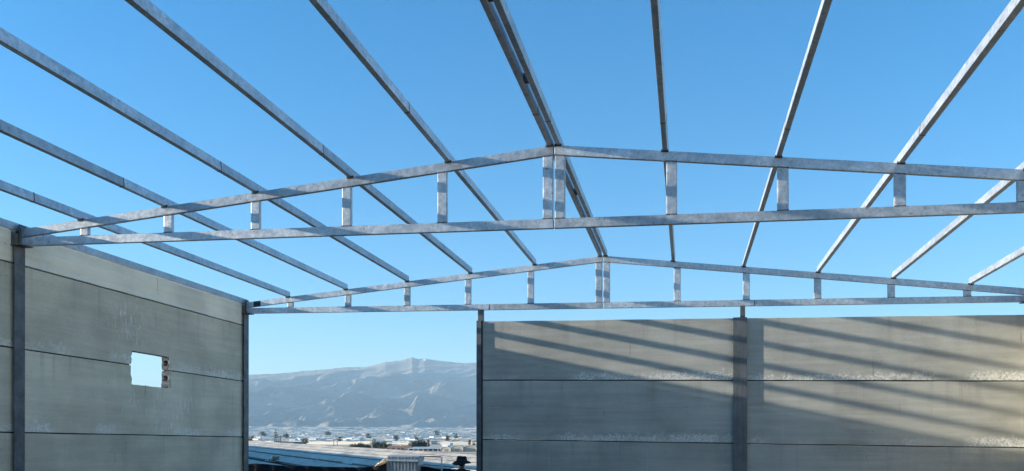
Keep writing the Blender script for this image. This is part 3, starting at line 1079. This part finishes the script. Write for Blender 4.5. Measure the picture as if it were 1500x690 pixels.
# a hedge-like group left of the farmhouse and behind its shed
for i, (px, h, w) in enumerate(((519, 3.2, 7), (528, 4.2, 7.5), (537, 3.8, 7), (551, 6.2, 8), (560, 5.8, 8), (568, 4.4, 6))):
    leafy_tree(px, 662, 470 if i < 3 else 455, h, w, ('low dark tree at the free end of the row running up to the farmhouse', 'low dark tree, second in the row running up to the farmhouse', 'low dark tree of the row standing closest to the pale concrete pole',
        'tallest dark tree of the row running up to the farmhouse', 'tall dark tree next to the farmhouse roof', 'small dark tree rising right behind the farmhouse roof')[i], 30 + i, LEAF if i % 2 else LEAF2, 0.05)
for i, (px, h, w) in enumerate(((606, 4.8, 8), (614, 5.8, 9), (622, 4.6, 7))):
    leafy_tree(px, 660, 480, h, w, ('dark rounded tree behind the open shed, farthest from the palm', 'largest dark rounded tree behind the open shed, between two smaller ones', 'small dark rounded tree touching the palm trunk')[i], 50 + i, LEAF, 0.05)
for i, (px, h, w) in enumerate(((688.5, 5.6, 3.2), (694.5, 5.2, 3.4))):
    leafy_tree(px, 660, 450, h + 0.6, w, ('narrow dark tree behind the end plastic tunnel, taller of a pair', 'narrow dark tree between its taller twin and the slim column')[i], 60 + i, LEAF, 0.05)
for i, (px, py, d, h, w) in enumerate(((366, 645, 900, 5, 9), (497, 647, 820, 6, 7), (447, 648, 760, 4, 8), (580, 642, 1100, 5, 12), (655, 643, 1000, 5, 9), (540, 640, 1500, 6, 14), (420, 640, 1500, 7, 14), (668, 638, 1700, 7, 13), (610, 641, 1250, 6, 8), (480, 636, 2300, 8, 20), (640, 634, 2500, 9, 22), (385, 637, 2000, 8, 18))):
    leafy_tree(px, py, d, h, w, 'small solitary tree between far greenhouses on the plain', 80 + i, LEAF2, 0.05)

def tiered_conifer(px, py_base, py_top, dist):
    p = at(px, py_base, dist); zb = tz(p.x, p.y)
    H = (at(px, py_top, dist).z - zb)
    t = thing('conifer', 'dark tiered conifer with level whorls of branches rising from the plain', 'tree', (p.x, p.y, zb), 0, 'trees on the plain')
    mb = MB(); mb.tube([(0, 0, -0.3), (0, 0, H * 0.5), (0, 0, H)], [H * 0.022, H * 0.014, H * 0.003], 7)
    link_obj('trunk', mb.me('trunk'), BARK, t)
    rr = random.Random(4)
    vs, fs = [], []
    nt = 9
    for k in range(nt):
        q = k / (nt - 1)
        z = H * (0.2 + 0.77 * q)
        r = H * 0.25 * (1 - q) ** 0.85 + H * 0.015
        for i in range(int(130 - 80 * q)):
            a = rr.uniform(0, 6.28); d = r * math.sqrt(rr.random())
            c = Vector((math.cos(a) * d, math.sin(a) * d, z + 0.12 * d + rr.uniform(-0.035, 0.035) * H * 0.7))
            e1 = Vector((math.cos(a), math.sin(a), rr.uniform(-.2, .4))) * H * 0.03
            e2 = Vector((-math.sin(a), math.cos(a), rr.uniform(-.5, .5))) * H * 0.014
            b = len(vs)
            vs += [c - e1, c + e2, c + e1, c - e2]; fs.append((b, b + 1, b + 2, b + 3))
    link_obj('crown', mesh('crown', vs, fs), LEAF, t)
tiered_conifer(404, 653, 630, 330)

def palm(px, py_base, py_top, dist):
    p = at(px, py_base, dist); zb = tz(p.x, p.y)
    H = at(px, py_top, dist).z - zb
    t = thing('palm_tree', 'palm tree with thick dark trunk between the rounded trees', 'tree', (p.x, p.y, zb), 0, 'trees on the plain')
    mb = MB(); mb.tube([(0, 0, -0.3), (0, 0, H * 0.5), (0, 0, H * 0.88)], [0.55, 0.5, 0.6], 9)
    link_obj('trunk', mb.me('trunk'), BARK, t)
    rr = random.Random(8); vs, fs = [], []
    for k in range(34):
        a = rr.uniform(0, 6.28); el = rr.uniform(-0.5, 1.2); L = H * 0.27
        pts = []
        for i in range(6):
            s = i / 5
            rad = L * s * math.cos(el * (1 - 0.5 * s)); zz = H * 0.88 + L * s * math.sin(el) - L * 0.55 * s * s
            pts.append(Vector((math.cos(a) * rad, math.sin(a) * rad, zz)))
        sd = Vector((-math.sin(a), math.cos(a), 0))
        for i in range(5):
            wd = 0.22 * (1 - i / 5.5)
            b = len(vs)
            vs += [pts[i] - sd * wd, pts[i] + sd * wd - Vector((0, 0, .05)), pts[i + 1] + sd * wd * 0.8, pts[i + 1] - sd * wd * 0.8]
            fs.append((b, b + 1, b + 2, b + 3))
    link_obj('crown', mesh('crown', vs, fs), LEAF, t)
palm(627, 662, 643.5, 470)

POLE = plain('pole_concrete', (0.42, 0.40, 0.37), 0.9)
POLE_D = plain('pole_wood', (0.07, 0.06, 0.05), 0.9)
for i, (px, py0, py1, d, m, lab) in enumerate(((411, 652, 638.5, 340, POLE_D, 'short dark pole next to the tiered conifer'), (489, 656, 644, 420, POLE_D, 'dark wooden pole with crossarm above the shaded ridged roof'),
        (545, 664, 644, 300, POLE, 'pale concrete pole before the dark tree row'), (562, 662, 648, 330, POLE_D, 'dark wooden pole with crossarm beside the farmhouse'), (494, 656, 646, 430, POLE_D, 'thin dark pole beside the crossarm pole'))):
    p = at(px, py0, d); zb = tz(p.x, p.y); H = at(px, py1, d).z - zb
    t = thing('utility_pole', lab, 'pole', (p.x, p.y, zb), 0, 'poles on the plain')
    mb = MB(); mb.tube([(0, 0, -0.3), (0, 0, H)], [0.19, 0.13], 8); link_obj('shaft', mb.me('shaft'), m, t)
    mb = MB(); mb.box(-0.8, 0.8, -0.06, 0.06, H - 0.5, H - 0.38); link_obj('crossarm', mb.me('crossarm'), m, t)

# farmhouse ------------------------------------------------------------
CREAMW = plain('cream_render', (0.62, 0.55, 0.43), 0.9, 0, 0.12, 0.8)
ROOFT = plain('clay_tiles', (0.22, 0.13, 0.095), 0.9, 0, 0.3, 1.5)
GLASSD = plain('dark_opening', (0.03, 0.03, 0.035), 0.4)
WHITE = plain('white_render', (0.78, 0.76, 0.72), 0.9, 0, 0.06, 0.5)
def farmhouse():
    d = 400
    a = at(564, 667, d); b = at(593, 667, d)
    p = (a + b) / 2; zb = tz(p.x, p.y)
    W = (b - a).length; zt = at(578, 660.2, d).z; h = zt - zb
    rz = -0.02
    t = thing('farmhouse', 'low cream farmhouse with brown tiled roof and small dark windows', 'house', (p.x, p.y, zb), rz)
    D = 7.0
    mb = MB(); mb.box(-W / 2, W / 2, 0, D, -1, h); link_obj('wall', mb.me('wall'), CREAMW, t)
    zr = at(578, 653.5, d).z - zb
    mb = MB(); e = 0.45
    mb.add([(-W / 2 - e, -e, h - 0.02), (W / 2 + e + 2, -e, h - 0.02), (W / 2 + e + 2, D / 2, zr), (-W / 2 - e + 0.6, D / 2, zr), (-W / 2 - e, D + e, h), (W / 2 + e + 2, D + e, h),
            (-W / 2 - e, -e, h + 0.14), (W / 2 + e + 2, -e, h + 0.14), (W / 2 + e + 2, D / 2, zr + 0.16), (-W / 2 - e + 0.6, D / 2, zr + 0.16), (-W / 2 - e, D + e, h + 0.16), (W / 2 + e + 2, D + e, h + 0.16)],
           [(0, 1, 2, 3), (3, 2, 5, 4), (6, 9, 8, 7), (9, 10, 11, 8), (0, 6, 7, 1), (4, 5, 11, 10), (0, 3, 9, 6), (3, 4, 10, 9), (1, 7, 8, 2), (2, 8, 11, 5)])
    r = link_obj('roof', mb.me('roof'), ROOFT, t)
    mb = MB(); mb.box(1.2, 1.9, D / 2 - 0.3, D / 2 + 0.4, zr - 0.3, zr + 0.9); link_obj('chimney', mb.me('chimney'), CREAMW, r)
    for q in (-0.36, -0.08, 0.20, 0.40):
        mb = MB(); mb.box(W * q - 0.5, W * q + 0.5, -0.05, 0.06, h * 0.35, h * 0.35 + 1.2)
        f = link_obj('window', mb.me('window'), GLASSD, t)
        mb = MB(); mb.box(W * q - 0.62, W * q + 0.62, -0.12, 0.0, h * 0.35 - 0.12, h * 0.35 - 0.004); link_obj('sill', mb.me('sill'), WHITE, f)
farmhouse()
def open_shed():
    d = 385
    a = at(596, 665, d); b = at(651, 664, d)
    p = (a + b) / 2; zb = tz(p.x, p.y); W = (b - a).length
    rz = -0.02; h = at(620, 657.6, d).z - zb
    t = thing('open_shed', 'long open-fronted shed with grey roof on pale posts beside the farmhouse', 'shed', (p.x, p.y, zb), rz)
    mb = MB(); mb.add([(-W / 2, -0.5, h), (W / 2, -0.5, h), (W / 2, 9, h + 0.7), (-W / 2, 9, h + 0.7), (-W / 2, -0.5, h + 0.25), (W / 2, -0.5, h + 0.25), (W / 2, 9, h + 0.95), (-W / 2, 9, h + 0.95)],
                      [(3, 2, 1, 0), (4, 5, 6, 7), (0, 1, 5, 4), (1, 2, 6, 5), (2, 3, 7, 6), (3, 0, 4, 7)])
    link_obj('roof', mb.me('roof'), PL_ROOF[3], t)
    mb = MB(); mb.box(-W / 2, W / 2, 8.7, 8.9, -1, h + 0.6); link_obj('back_wall', mb.me('back_wall'), PL_WALL[1], t)
    for i in range(8):
        x = -W / 2 + 0.3 + (W - 0.6) * i / 7
        mb = MB(); mb.box(x - 0.12, x + 0.12, -0.2, 0.04, -1, h - 0.003); link_obj('post', mb.me('post'), WHITE, t)
open_shed()
def white_block():
    d = 620
    a = at(647, 657, d); b = at(659.5, 657, d); p = (a + b) / 2; zb = tz(p.x, p.y); W = (b - a).length
    h = at(650, 649.5, d).z - zb
    t = thing('flat_roofed_building', 'plain white flat-roofed building standing behind the plastic tunnels', 'building', (p.x, p.y, zb), -0.1)
    mb = MB(); mb.box(-W / 2, W / 2, 0, 6, -1, h); link_obj('wall', mb.me('wall'), WHITE, t)
    mb = MB(); mb.box(-W / 2 - .15, W / 2 + .15, -.15, 6.15, h, h + 0.3); link_obj('parapet', mb.me('parapet'), WHITE, t)
    mb = MB(); mb.box(W * 0.25, W * 0.25 + 1.2, -0.06, 0.06, -0.5, h * 0.4); link_obj('door', mb.me('door'), GLASSD, t)
white_block()
def tunnel(px0, px1, py_top, d, label, rot):
    a = at(px0, 663, d); b = at(px1, 663, d); p = (a + b) / 2; zb = tz(p.x, p.y); W = (b - a).length
    h = at(px0, py_top, d).z - zb
    t = thing('plastic_tunnel', label, 'greenhouse', (p.x, p.y, zb), rot, 'arched plastic tunnels')
    n = 16; L = 26
    base = h * 0.55
    prof = [(-W / 2, -1)] + [(-W / 2 * math.cos(math.pi * i / n), base + (h - base) * math.sin(math.pi * i / n)) for i in range(n + 1)] + [(W / 2, -1)]
    vs = [(x, y, z) for y in (0, L) for x, z in prof]; m = len(prof)
    link_obj('cover', mesh('cover', vs, [(i, i + 1, m + i + 1, m + i) for i in range(m - 1)], True), PL_ROOF[0], t)
    mb = MB(); mb.add([(x * 0.985, 0.05, z - 0.02) for x, z in prof], [tuple(range(m))]); link_obj('end_sheet', mesh('end_sheet', mb.v, mb.f), PL_ROOF[1], t)
    for k, y in enumerate((0.0, L * 0.5)):
        mb = MB(); mb.tube([(x, y - 0.02, z + 0.03) for x, z in prof], 0.09, 6); link_obj('hoop', mb.me('hoop'), WHITE, t)
    mb = MB(); mb.box(-W * 0.14, W * 0.14, -0.05, 0.04, -0.5, base * 0.95); link_obj('door', mb.me('door'), PL_ROOF[2], t)
tunnel(645, 660, 654.5, 372, 'arched plastic tunnel next to the open shed', 0.0)
tunnel(660.5, 678, 652.8, 372, 'tall arched plastic tunnel, middle of the three', 0.0)
tunnel(678.5, 698, 652.5, 372, 'arched plastic tunnel at the end before the narrow dark trees', 0.0)

# summit station on the crest
def summit():
    p = at(622, 525.2, 11500)
    t = thing('summit_station', 'tiny pale station with mast on the mountain crest', 'building', (p.x, p.y, p.z - 12))
    mb = MB(); mb.box(-15, 15, -8, 8, -20, 7); link_obj('wall', mb.me('wall'), WHITE, t)
    mb = MB(); mb.tube([(-4, 0, 0), (-4, 0, 34)], [3, 2], 6); link_obj('mast', mb.me('mast'), WHITE, t)
summit()

# ------------------------------------------------------------------ things standing just outside the open bay
BLACKP = None
def mat_black_plastic():
    k = NT('black_plastic')
    v = k.coords()
    n = k.noise(v, 9, 6, 0.65)
    base = k.mix(k.ramp(n, 0.5, 0.75), (0.007, 0.008, 0.011), (0.016, 0.018, 0.022))
    k.bump(n, 0.3, 0.03)
    k.b.inputs['Specular IOR Level'].default_value = 0.15
    return k.out(base, 0.55)
BLACKP = mat_black_plastic()
def black_parapet():
    prof = [(345, 681), (358, 680.5), (375, 679), (392, 679.5), (410, 681.5), (430, 683), (452, 682), (475, 683.5), (500, 684), (525, 684.5), (545, 683.5), (556, 679), (562, 676.5), (570, 678), (600, 681), (640, 685), (668, 687)]
    rr = random.Random(2)
    n = 90; NZ = 9
    xs = [p[0] for p in prof]; ys = [p[1] for p in prof]
    front, back, fs = [], [], []
    for i in range(n + 1):
        px = 345 + (668 - 345) * i / n
        py = np.interp(px, xs, ys) + rr.uniform(-0.35, 0.35)
        p = at(px, py, 19.6)
        zb = -0.06
        for j in range(NZ + 1):
            q = j / NZ
            y = p.y - (1 - q) * 0.10 + 0.012 * math.sin(i * 0.9 + q * 2) + rr.uniform(-0.008, 0.008)
            front.append((p.x + rr.uniform(-0.02, 0.02), y - 0.10, zb + (p.z - zb) * q))
        back.append((p.x, p.y + 0.12, p.z - 0.02)); back.append((p.x, p.y + 0.16, zb))
    m = NZ + 1; off = len(front)
    for i in range(n):
        for j in range(NZ):
            a = i * m + j; fs.append((a, a + m, a + m + 1, a + 1))
        a = i * m + NZ; b = off + 2 * i
        fs.append((a, a + m, b + 2, b)); fs.append((b, b + 2, b + 3, b + 1))
    o = link_obj('plastic_covered_parapet', mesh('plastic_covered_parapet', front + back, fs, True), BLACKP)
    tag(o, 'low parapet draped in crumpled black plastic across the open bay', 'parapet')
black_parapet()

def mat_corr():
    k = NT('corrugated_zinc')
    v = k.coords()
    n = k.noise(v, 7, 6, 0.65); st = k.noise(k.coords((12, 12, 0.8)), 2, 5, 0.6)
    base = k.mix(k.ramp(n, 0.3, 0.7), (0.30, 0.32, 0.34), (0.48, 0.50, 0.51))
    base = k.mix(k.ramp(st, 0.6, 0.75, 0, 0.5), base, (0.20, 0.14, 0.09))
    return k.out(base, 0.5, 0.35)
CORR = mat_corr()
def corrugated_bin():
    d = 19.2
    a = at(567, 690, d); b = at(612, 690, d); p = (a + b) / 2; W = (b - a).length
    zt = at(590, 668, d).z
    rz = math.atan2((b - a).y, (b - a).x) - 0.12
    t = thing('corrugated_bin', 'small corrugated zinc housing with folded cap behind the black parapet', 'bin', (p.x, p.y, -0.05), rz)
    n = 9; vs, fs = [], []
    h = zt + 0.05
    prof = []
    for i in range(n):
        x0 = -W / 2 + W * i / n; s = W / n
        prof += [(x0, 0), (x0 + s * 0.4, 0), (x0 + s * 0.5, 0.028), (x0 + s * 0.9, 0.028)]
    prof.append((W / 2, 0))
    for (x, y) in prof:
        vs += [(x, y, 0), (x, y, h - 0.02)]
    for i in range(len(prof) - 1):
        fs.append((2 * i, 2 * i + 2, 2 * i + 3, 2 * i + 1))
    o = link_obj('front_sheet', mesh('front_sheet', vs, fs), CORR, t)
    mb = MB(); mb.box(-W / 2, W / 2, 0.03, 0.6, 0, h - 0.03); link_obj('body', mb.me('body', 0.004), CORR, t)
    mb = MB()
    mb.add([(-W / 2 - .015, -.025, h - .115), (W / 2 + .015, -.025, h - .125), (W / 2 + .015, .05, h - .005), (-W / 2 - .015, .05, h + .012),
            (-W / 2 - .015, .63, h - .10), (W / 2 + .015, .63, h - .10), (W / 2 + .015, .63, h + .0), (-W / 2 - .015, .63, h + .015)],
           [(0, 1, 2, 3), (3, 2, 6, 7), (7, 6, 5, 4), (0, 3, 7, 4), (1, 5, 6, 2), (0, 4, 5, 1)])
    link_obj('cap', mb.me('cap', 0.006), CORR, t)
    for s in (-1, 1):
        mb = MB(); mb.box(s * W / 2 - 0.012, s * W / 2 + 0.012, -0.012, 0.03, 0, h - 0.118); link_obj('corner_trim', mb.me('corner_trim', 0.002), DARK, t)
corrugated_bin()

def railing():
    d = 19.4
    mt = plain('pale_pipe', (0.62, 0.60, 0.55), 0.5, 0.2)
    base = at(630, 690, d)
    t = thing('pipe_railing', 'pale pipe railing with square end beside the corrugated bin', 'railing', (0, 0, 0))
    A, B = at(613, 668.8, d), at(647, 669.2, d)
    r = 0.014
    mb = MB(); mb.tube([A, B], r, 8); link_obj('top_rail', mb.me('top_rail', 0, True), DARK, t)
    Bx = B + Vector((0, 0, 0.016)); mb = MB(); mb.tube([Bx, (B.x, B.y, -0.06)], 0.018, 8); link_obj('post', mb.me('post', 0, True), mt, t)
    mb = MB(); mb.tube([at(613, 681.5, d), at(625, 682.5, d), at(646, 686.2, d)], 0.022, 8); link_obj('lower_rail', mb.me('lower_rail', 0, True), mt, t)
    A2 = Vector((A.x, A.y, -0.06)); mb = MB(); mb.tube([A2, A + Vector((0, 0, 0.014))], 0.014, 8); link_obj('post', mb.me('post', 0, True), DARK, t)
railing()

def sack():
    d = 19.5
    p = at(562, 676, d)
    rr = random.Random(12)
    bm = bmesh.new()
    bmesh.ops.create_icosphere(bm, subdivisions=4, radius=1)
    for v in bm.verts:
        c = v.co.copy()
        n = 0.16 * math.sin(5 * c.x + 2 * c.z) + 0.12 * math.sin(9 * c.z + 4 * c.y) + 0.07 * math.sin(17 * c.x - 8 * c.y) + rr.uniform(-.02, .02)
        c *= 1 + n
        v.co = Vector((c.x * 0.13 + 0.05 * c.z, c.y * 0.10, c.z * 0.075 + 0.05 * c.x))
    me = bpy.data.meshes.new('sack'); bm.to_mesh(me); bm.free()
    me.polygons.foreach_set('use_smooth', [True] * len(me.polygons))
    o = link_obj('cloth_bundle', me, plain('cream_cloth', (0.60, 0.52, 0.38), 0.95, 0, 0.35, 25), None, p + Vector((-0.02, 0.0, -0.02)))
    tag(o, 'crumpled cream cloth bundle heaped on black parapet against the corrugated bin', 'cloth')
sack()

# the person in the hat ------------------------------------------------
def skin_mesh(name, verts, edges, radii, root=0, sub=2):
    me = bpy.data.meshes.new(name); me.from_pydata(verts, edges, [])
    o = bpy.data.objects.new(name, me); C.objects.link(o)
    md = o.modifiers.new('skin', 'SKIN')
    for i, r in enumerate(radii):
        sv = me.skin_vertices[0].data[i]
        sv.radius = (r, r) if not isinstance(r, tuple) else r
        sv.use_root = (i == root)
    ms = o.modifiers.new('sub', 'SUBSURF'); ms.levels = sub; ms.render_levels = sub
    bpy.context.view_layer.update()
    dg = bpy.context.evaluated_depsgraph_get()
    res = bpy.data.meshes.new_from_object(o.evaluated_get(dg))
    bpy.data.objects.remove(o)
    res.polygons.foreach_set('use_smooth', [True] * len(res.polygons))
    return res
def person():
    d = 18.6
    p = at(676.5, 690, d)
    top = at(676.5, 668, d).z
    gz = tz(p.x, p.y)
    t = thing('person', 'person in a dark brimmed hat standing outside by the slim column', 'person', (p.x, p.y, gz), math.radians(165))
    S = (top - gz) / 1.80
    def m(v): return (v[0] * S, v[1] * S, v[2] * S)
    V_ = [(0, 0, .95), (0, .01, 1.15), (0, 0, 1.38), (0, 0, 1.47), (0, -.01, 1.53), (0, -.02, 1.62), (0, -.015, 1.71),
          (.17, 0, 1.40), (.24, .01, 1.14), (.25, -.06, .90), (.25, -.09, .82), (-.17, 0, 1.40), (-.24, .01, 1.14), (-.25, -.06, .90), (-.25, -.09, .82),
          (.10, 0, .88), (.11, -.02, .48), (.11, .02, .09), (.12, -.12, .04), (-.10, 0, .88), (-.11, -.02, .48), (-.11, .02, .09), (-.12, -.12, .04)]
    E_ = [(0, 1), (1, 2), (2, 3), (3, 4), (4, 5), (5, 6), (2, 7), (7, 8), (8, 9), (9, 10), (2, 11), (11, 12), (12, 13), (13, 14), (0, 15), (15, 16), (16, 17), (17, 18), (0, 19), (19, 20), (20, 21), (21, 22)]
    R_ = [(.15, .11), (.145, .11), (.15, .11), (.06, .06), (.065, .07), (.082, .10), (.07, .085), .065, .05, .036, .04, .065, .05, .036, .04, .085, .062, .045, .042, .085, .062, .045, .042]
    R_ = [tuple(q * S for q in r) if isinstance(r, tuple) else r * S for r in R_]
    me = skin_mesh('body', [m(v) for v in V_], E_, R_)
    skin = plain('skin', (0.30, 0.18, 0.12), 0.6, 0, 0.08)
    jacket = plain('dark_jacket', (0.02, 0.022, 0.028), 0.9, 0, 0.3)
    jeans = plain('dark_trousers', (0.025, 0.03, 0.045), 0.9, 0, 0.3)
    me.materials.append(skin); me.materials.append(jacket); me.materials.append(jeans)
    for f in me.polygons:
        c = f.center / S
        f.material_index = 0 if (c.z > 1.47 or (abs(c.x) > 0.18 and c.z < 0.90)) and not (c.z < 0.6) else (2 if c.z < 0.95 else 1)
    link_obj('body', me, None, t)
    # fingers
    for s in (-1, 1):
        mb = MB()
        for i in range(4):
            x = s * .25 + (i - 1.5) * 0.004 * s; y = -.115 + 0.022 * i
            L = (.075, .085, .082, .065)[i]
            mb.tube([m((x, y, .80)), m((x - s * .012, y - .012, .80 - L * .5)), m((x - s * .03, y - .02, .80 - L))], [.009 * S, .0085 * S, .007 * S], 8)
        mb.tube([m((s * .235, -.115, .84)), m((s * .222, -.14, .80)), m((s * .215, -.145, .765))], [.011 * S, .010 * S, .008 * S], 8)
        link_obj('fingers', mb.me('fingers', 0, True), skin, t)
    # hair, face
    bm = bmesh.new(); bmesh.ops.create_uvsphere(bm, u_segments=24, v_segments=16, radius=1)
    for v in bm.verts:
        v.co = Vector((v.co.x * .088, v.co.y * .108 + .012, v.co.z * .115 + 1.645)) * S
    bmesh.ops.delete(bm, geom=[v for v in bm.verts if v.co.y < -.02 * S and v.co.z < 1.69 * S], context='VERTS')
    hm = bpy.data.meshes.new('hair'); bm.to_mesh(hm); bm.free(); hm.polygons.foreach_set('use_smooth', [True] * len(hm.polygons))
    link_obj('hair', hm, plain('dark_hair', (0.015, 0.012, 0.01), 0.6), t)
    mb = MB(); mb.tube([m((0, -.105, 1.645)), m((0, -.135, 1.605)), m((0, -.11, 1.592))], [.008 * S, .015 * S, .010 * S], 8); link_obj('nose', mb.me('nose', 0, True), skin, t)
    mb = MB(); mb.tube([m((-.028, -.105, 1.565)), m((0, -.116, 1.563)), m((.028, -.105, 1.565))], .006 * S, 6); link_obj('mouth', mb.me('mouth', 0, True), plain('lips', (0.25, 0.10, 0.08), 0.5), t)
    for s in (-1, 1):
        mb = MB(); mb.tube([m((s * .02, -.105, 1.65)), m((s * .035, -.112, 1.652)), m((s * .05, -.098, 1.65))], .009 * S, 8); link_obj('eye', mb.me('eye', 0, True), GLASSD, t)
        mb = MB(); mb.tube([m((s * .085, .0, 1.66)), m((s * .10, .012, 1.64)), m((s * .088, .005, 1.60))], .012 * S, 8); link_obj('ear', mb.me('ear', 0, True), skin, t)
    # hat: crown with a pinched top and a drooping brim
    n = 36; vs, fs = [], []
    prof = [(.0, 1.778), (.045, 1.785), (.072, 1.80), (.105, 1.797), (.122, 1.765), (.130, 1.72), (.134, 1.685), (.150, 1.676), (.190, 1.655), (.236, 1.615), (.238, 1.603), (.190, 1.638), (.13, 1.662)]
    for (r, z) in prof:
        for i in range(n):
            a = 2 * math.pi * i / n
            droop = 0.018 * math.cos(2 * a) * max(0, (r - .11) / .12) + 0.02 * math.cos(a + 2.2) * max(0, (r - .11) / .12)
            dent = -0.018 * math.exp(-((math.cos(a)) * r / 0.035) ** 2) if z > 1.75 else 0
            tilt = 0.05 * math.cos(a) * r
            vs.append((math.cos(a) * r * S, (math.sin(a) * r * 1.1) * S, (z + droop + dent + tilt) * S))
    for k in range(len(prof) - 1):
        for i in range(n):
            j = (i + 1) % n
            fs.append((k * n + i, k * n + j, (k + 1) * n + j, (k + 1) * n + i))
    hat = link_obj('hat', mesh('hat', vs, fs, True), plain('black_felt', (0.012, 0.012, 0.013), 0.95, 0, 0.3, 30), t)
    mb = MB(); vs, fs = [], []
    for k, (r, z) in enumerate(((.1365, 1.688), (.1335, 1.718))):
        for i in range(n):
            a = 2 * math.pi * i / n
            vs.append((math.cos(a) * r * S, math.sin(a) * r * 1.1 * S, (z + 0.05 * math.cos(a) * r) * S))
    for i in range(n):
        j = (i + 1) % n; fs.append((i, j, n + j, n + i))
    link_obj('hat_band', mesh('hat_band', vs, fs, True), plain('band', (0.03, 0.03, 0.032), 0.7), hat)
person()

# mortar in the bed joints of the end wall
for (a, b) in ebays:
    for ri in range(3):
        x0, x1 = a + 0.03, b - 0.03
        z = ETOP - 1.2 * (ri + 1)
        mb = MB(); h = 0.010
        mb.add([(x0, 0.03, z - h + sh(x0)), (x1, 0.03, z - h + sh(x1)), (x1, 0.12, z - h + sh(x1)), (x0, 0.12, z - h + sh(x0)),
                (x0, 0.03, z + h + sh(x0)), (x1, 0.03, z + h + sh(x1)), (x1, 0.12, z + h + sh(x1)), (x0, 0.12, z + h + sh(x0))],
               [(3, 2, 1, 0), (4, 5, 6, 7), (0, 1, 5, 4), (1, 2, 6, 5), (2, 3, 7, 6), (3, 0, 4, 7)])
        link_obj('joint_mortar', mb.me('joint_mortar'), SEAL, end_wall)
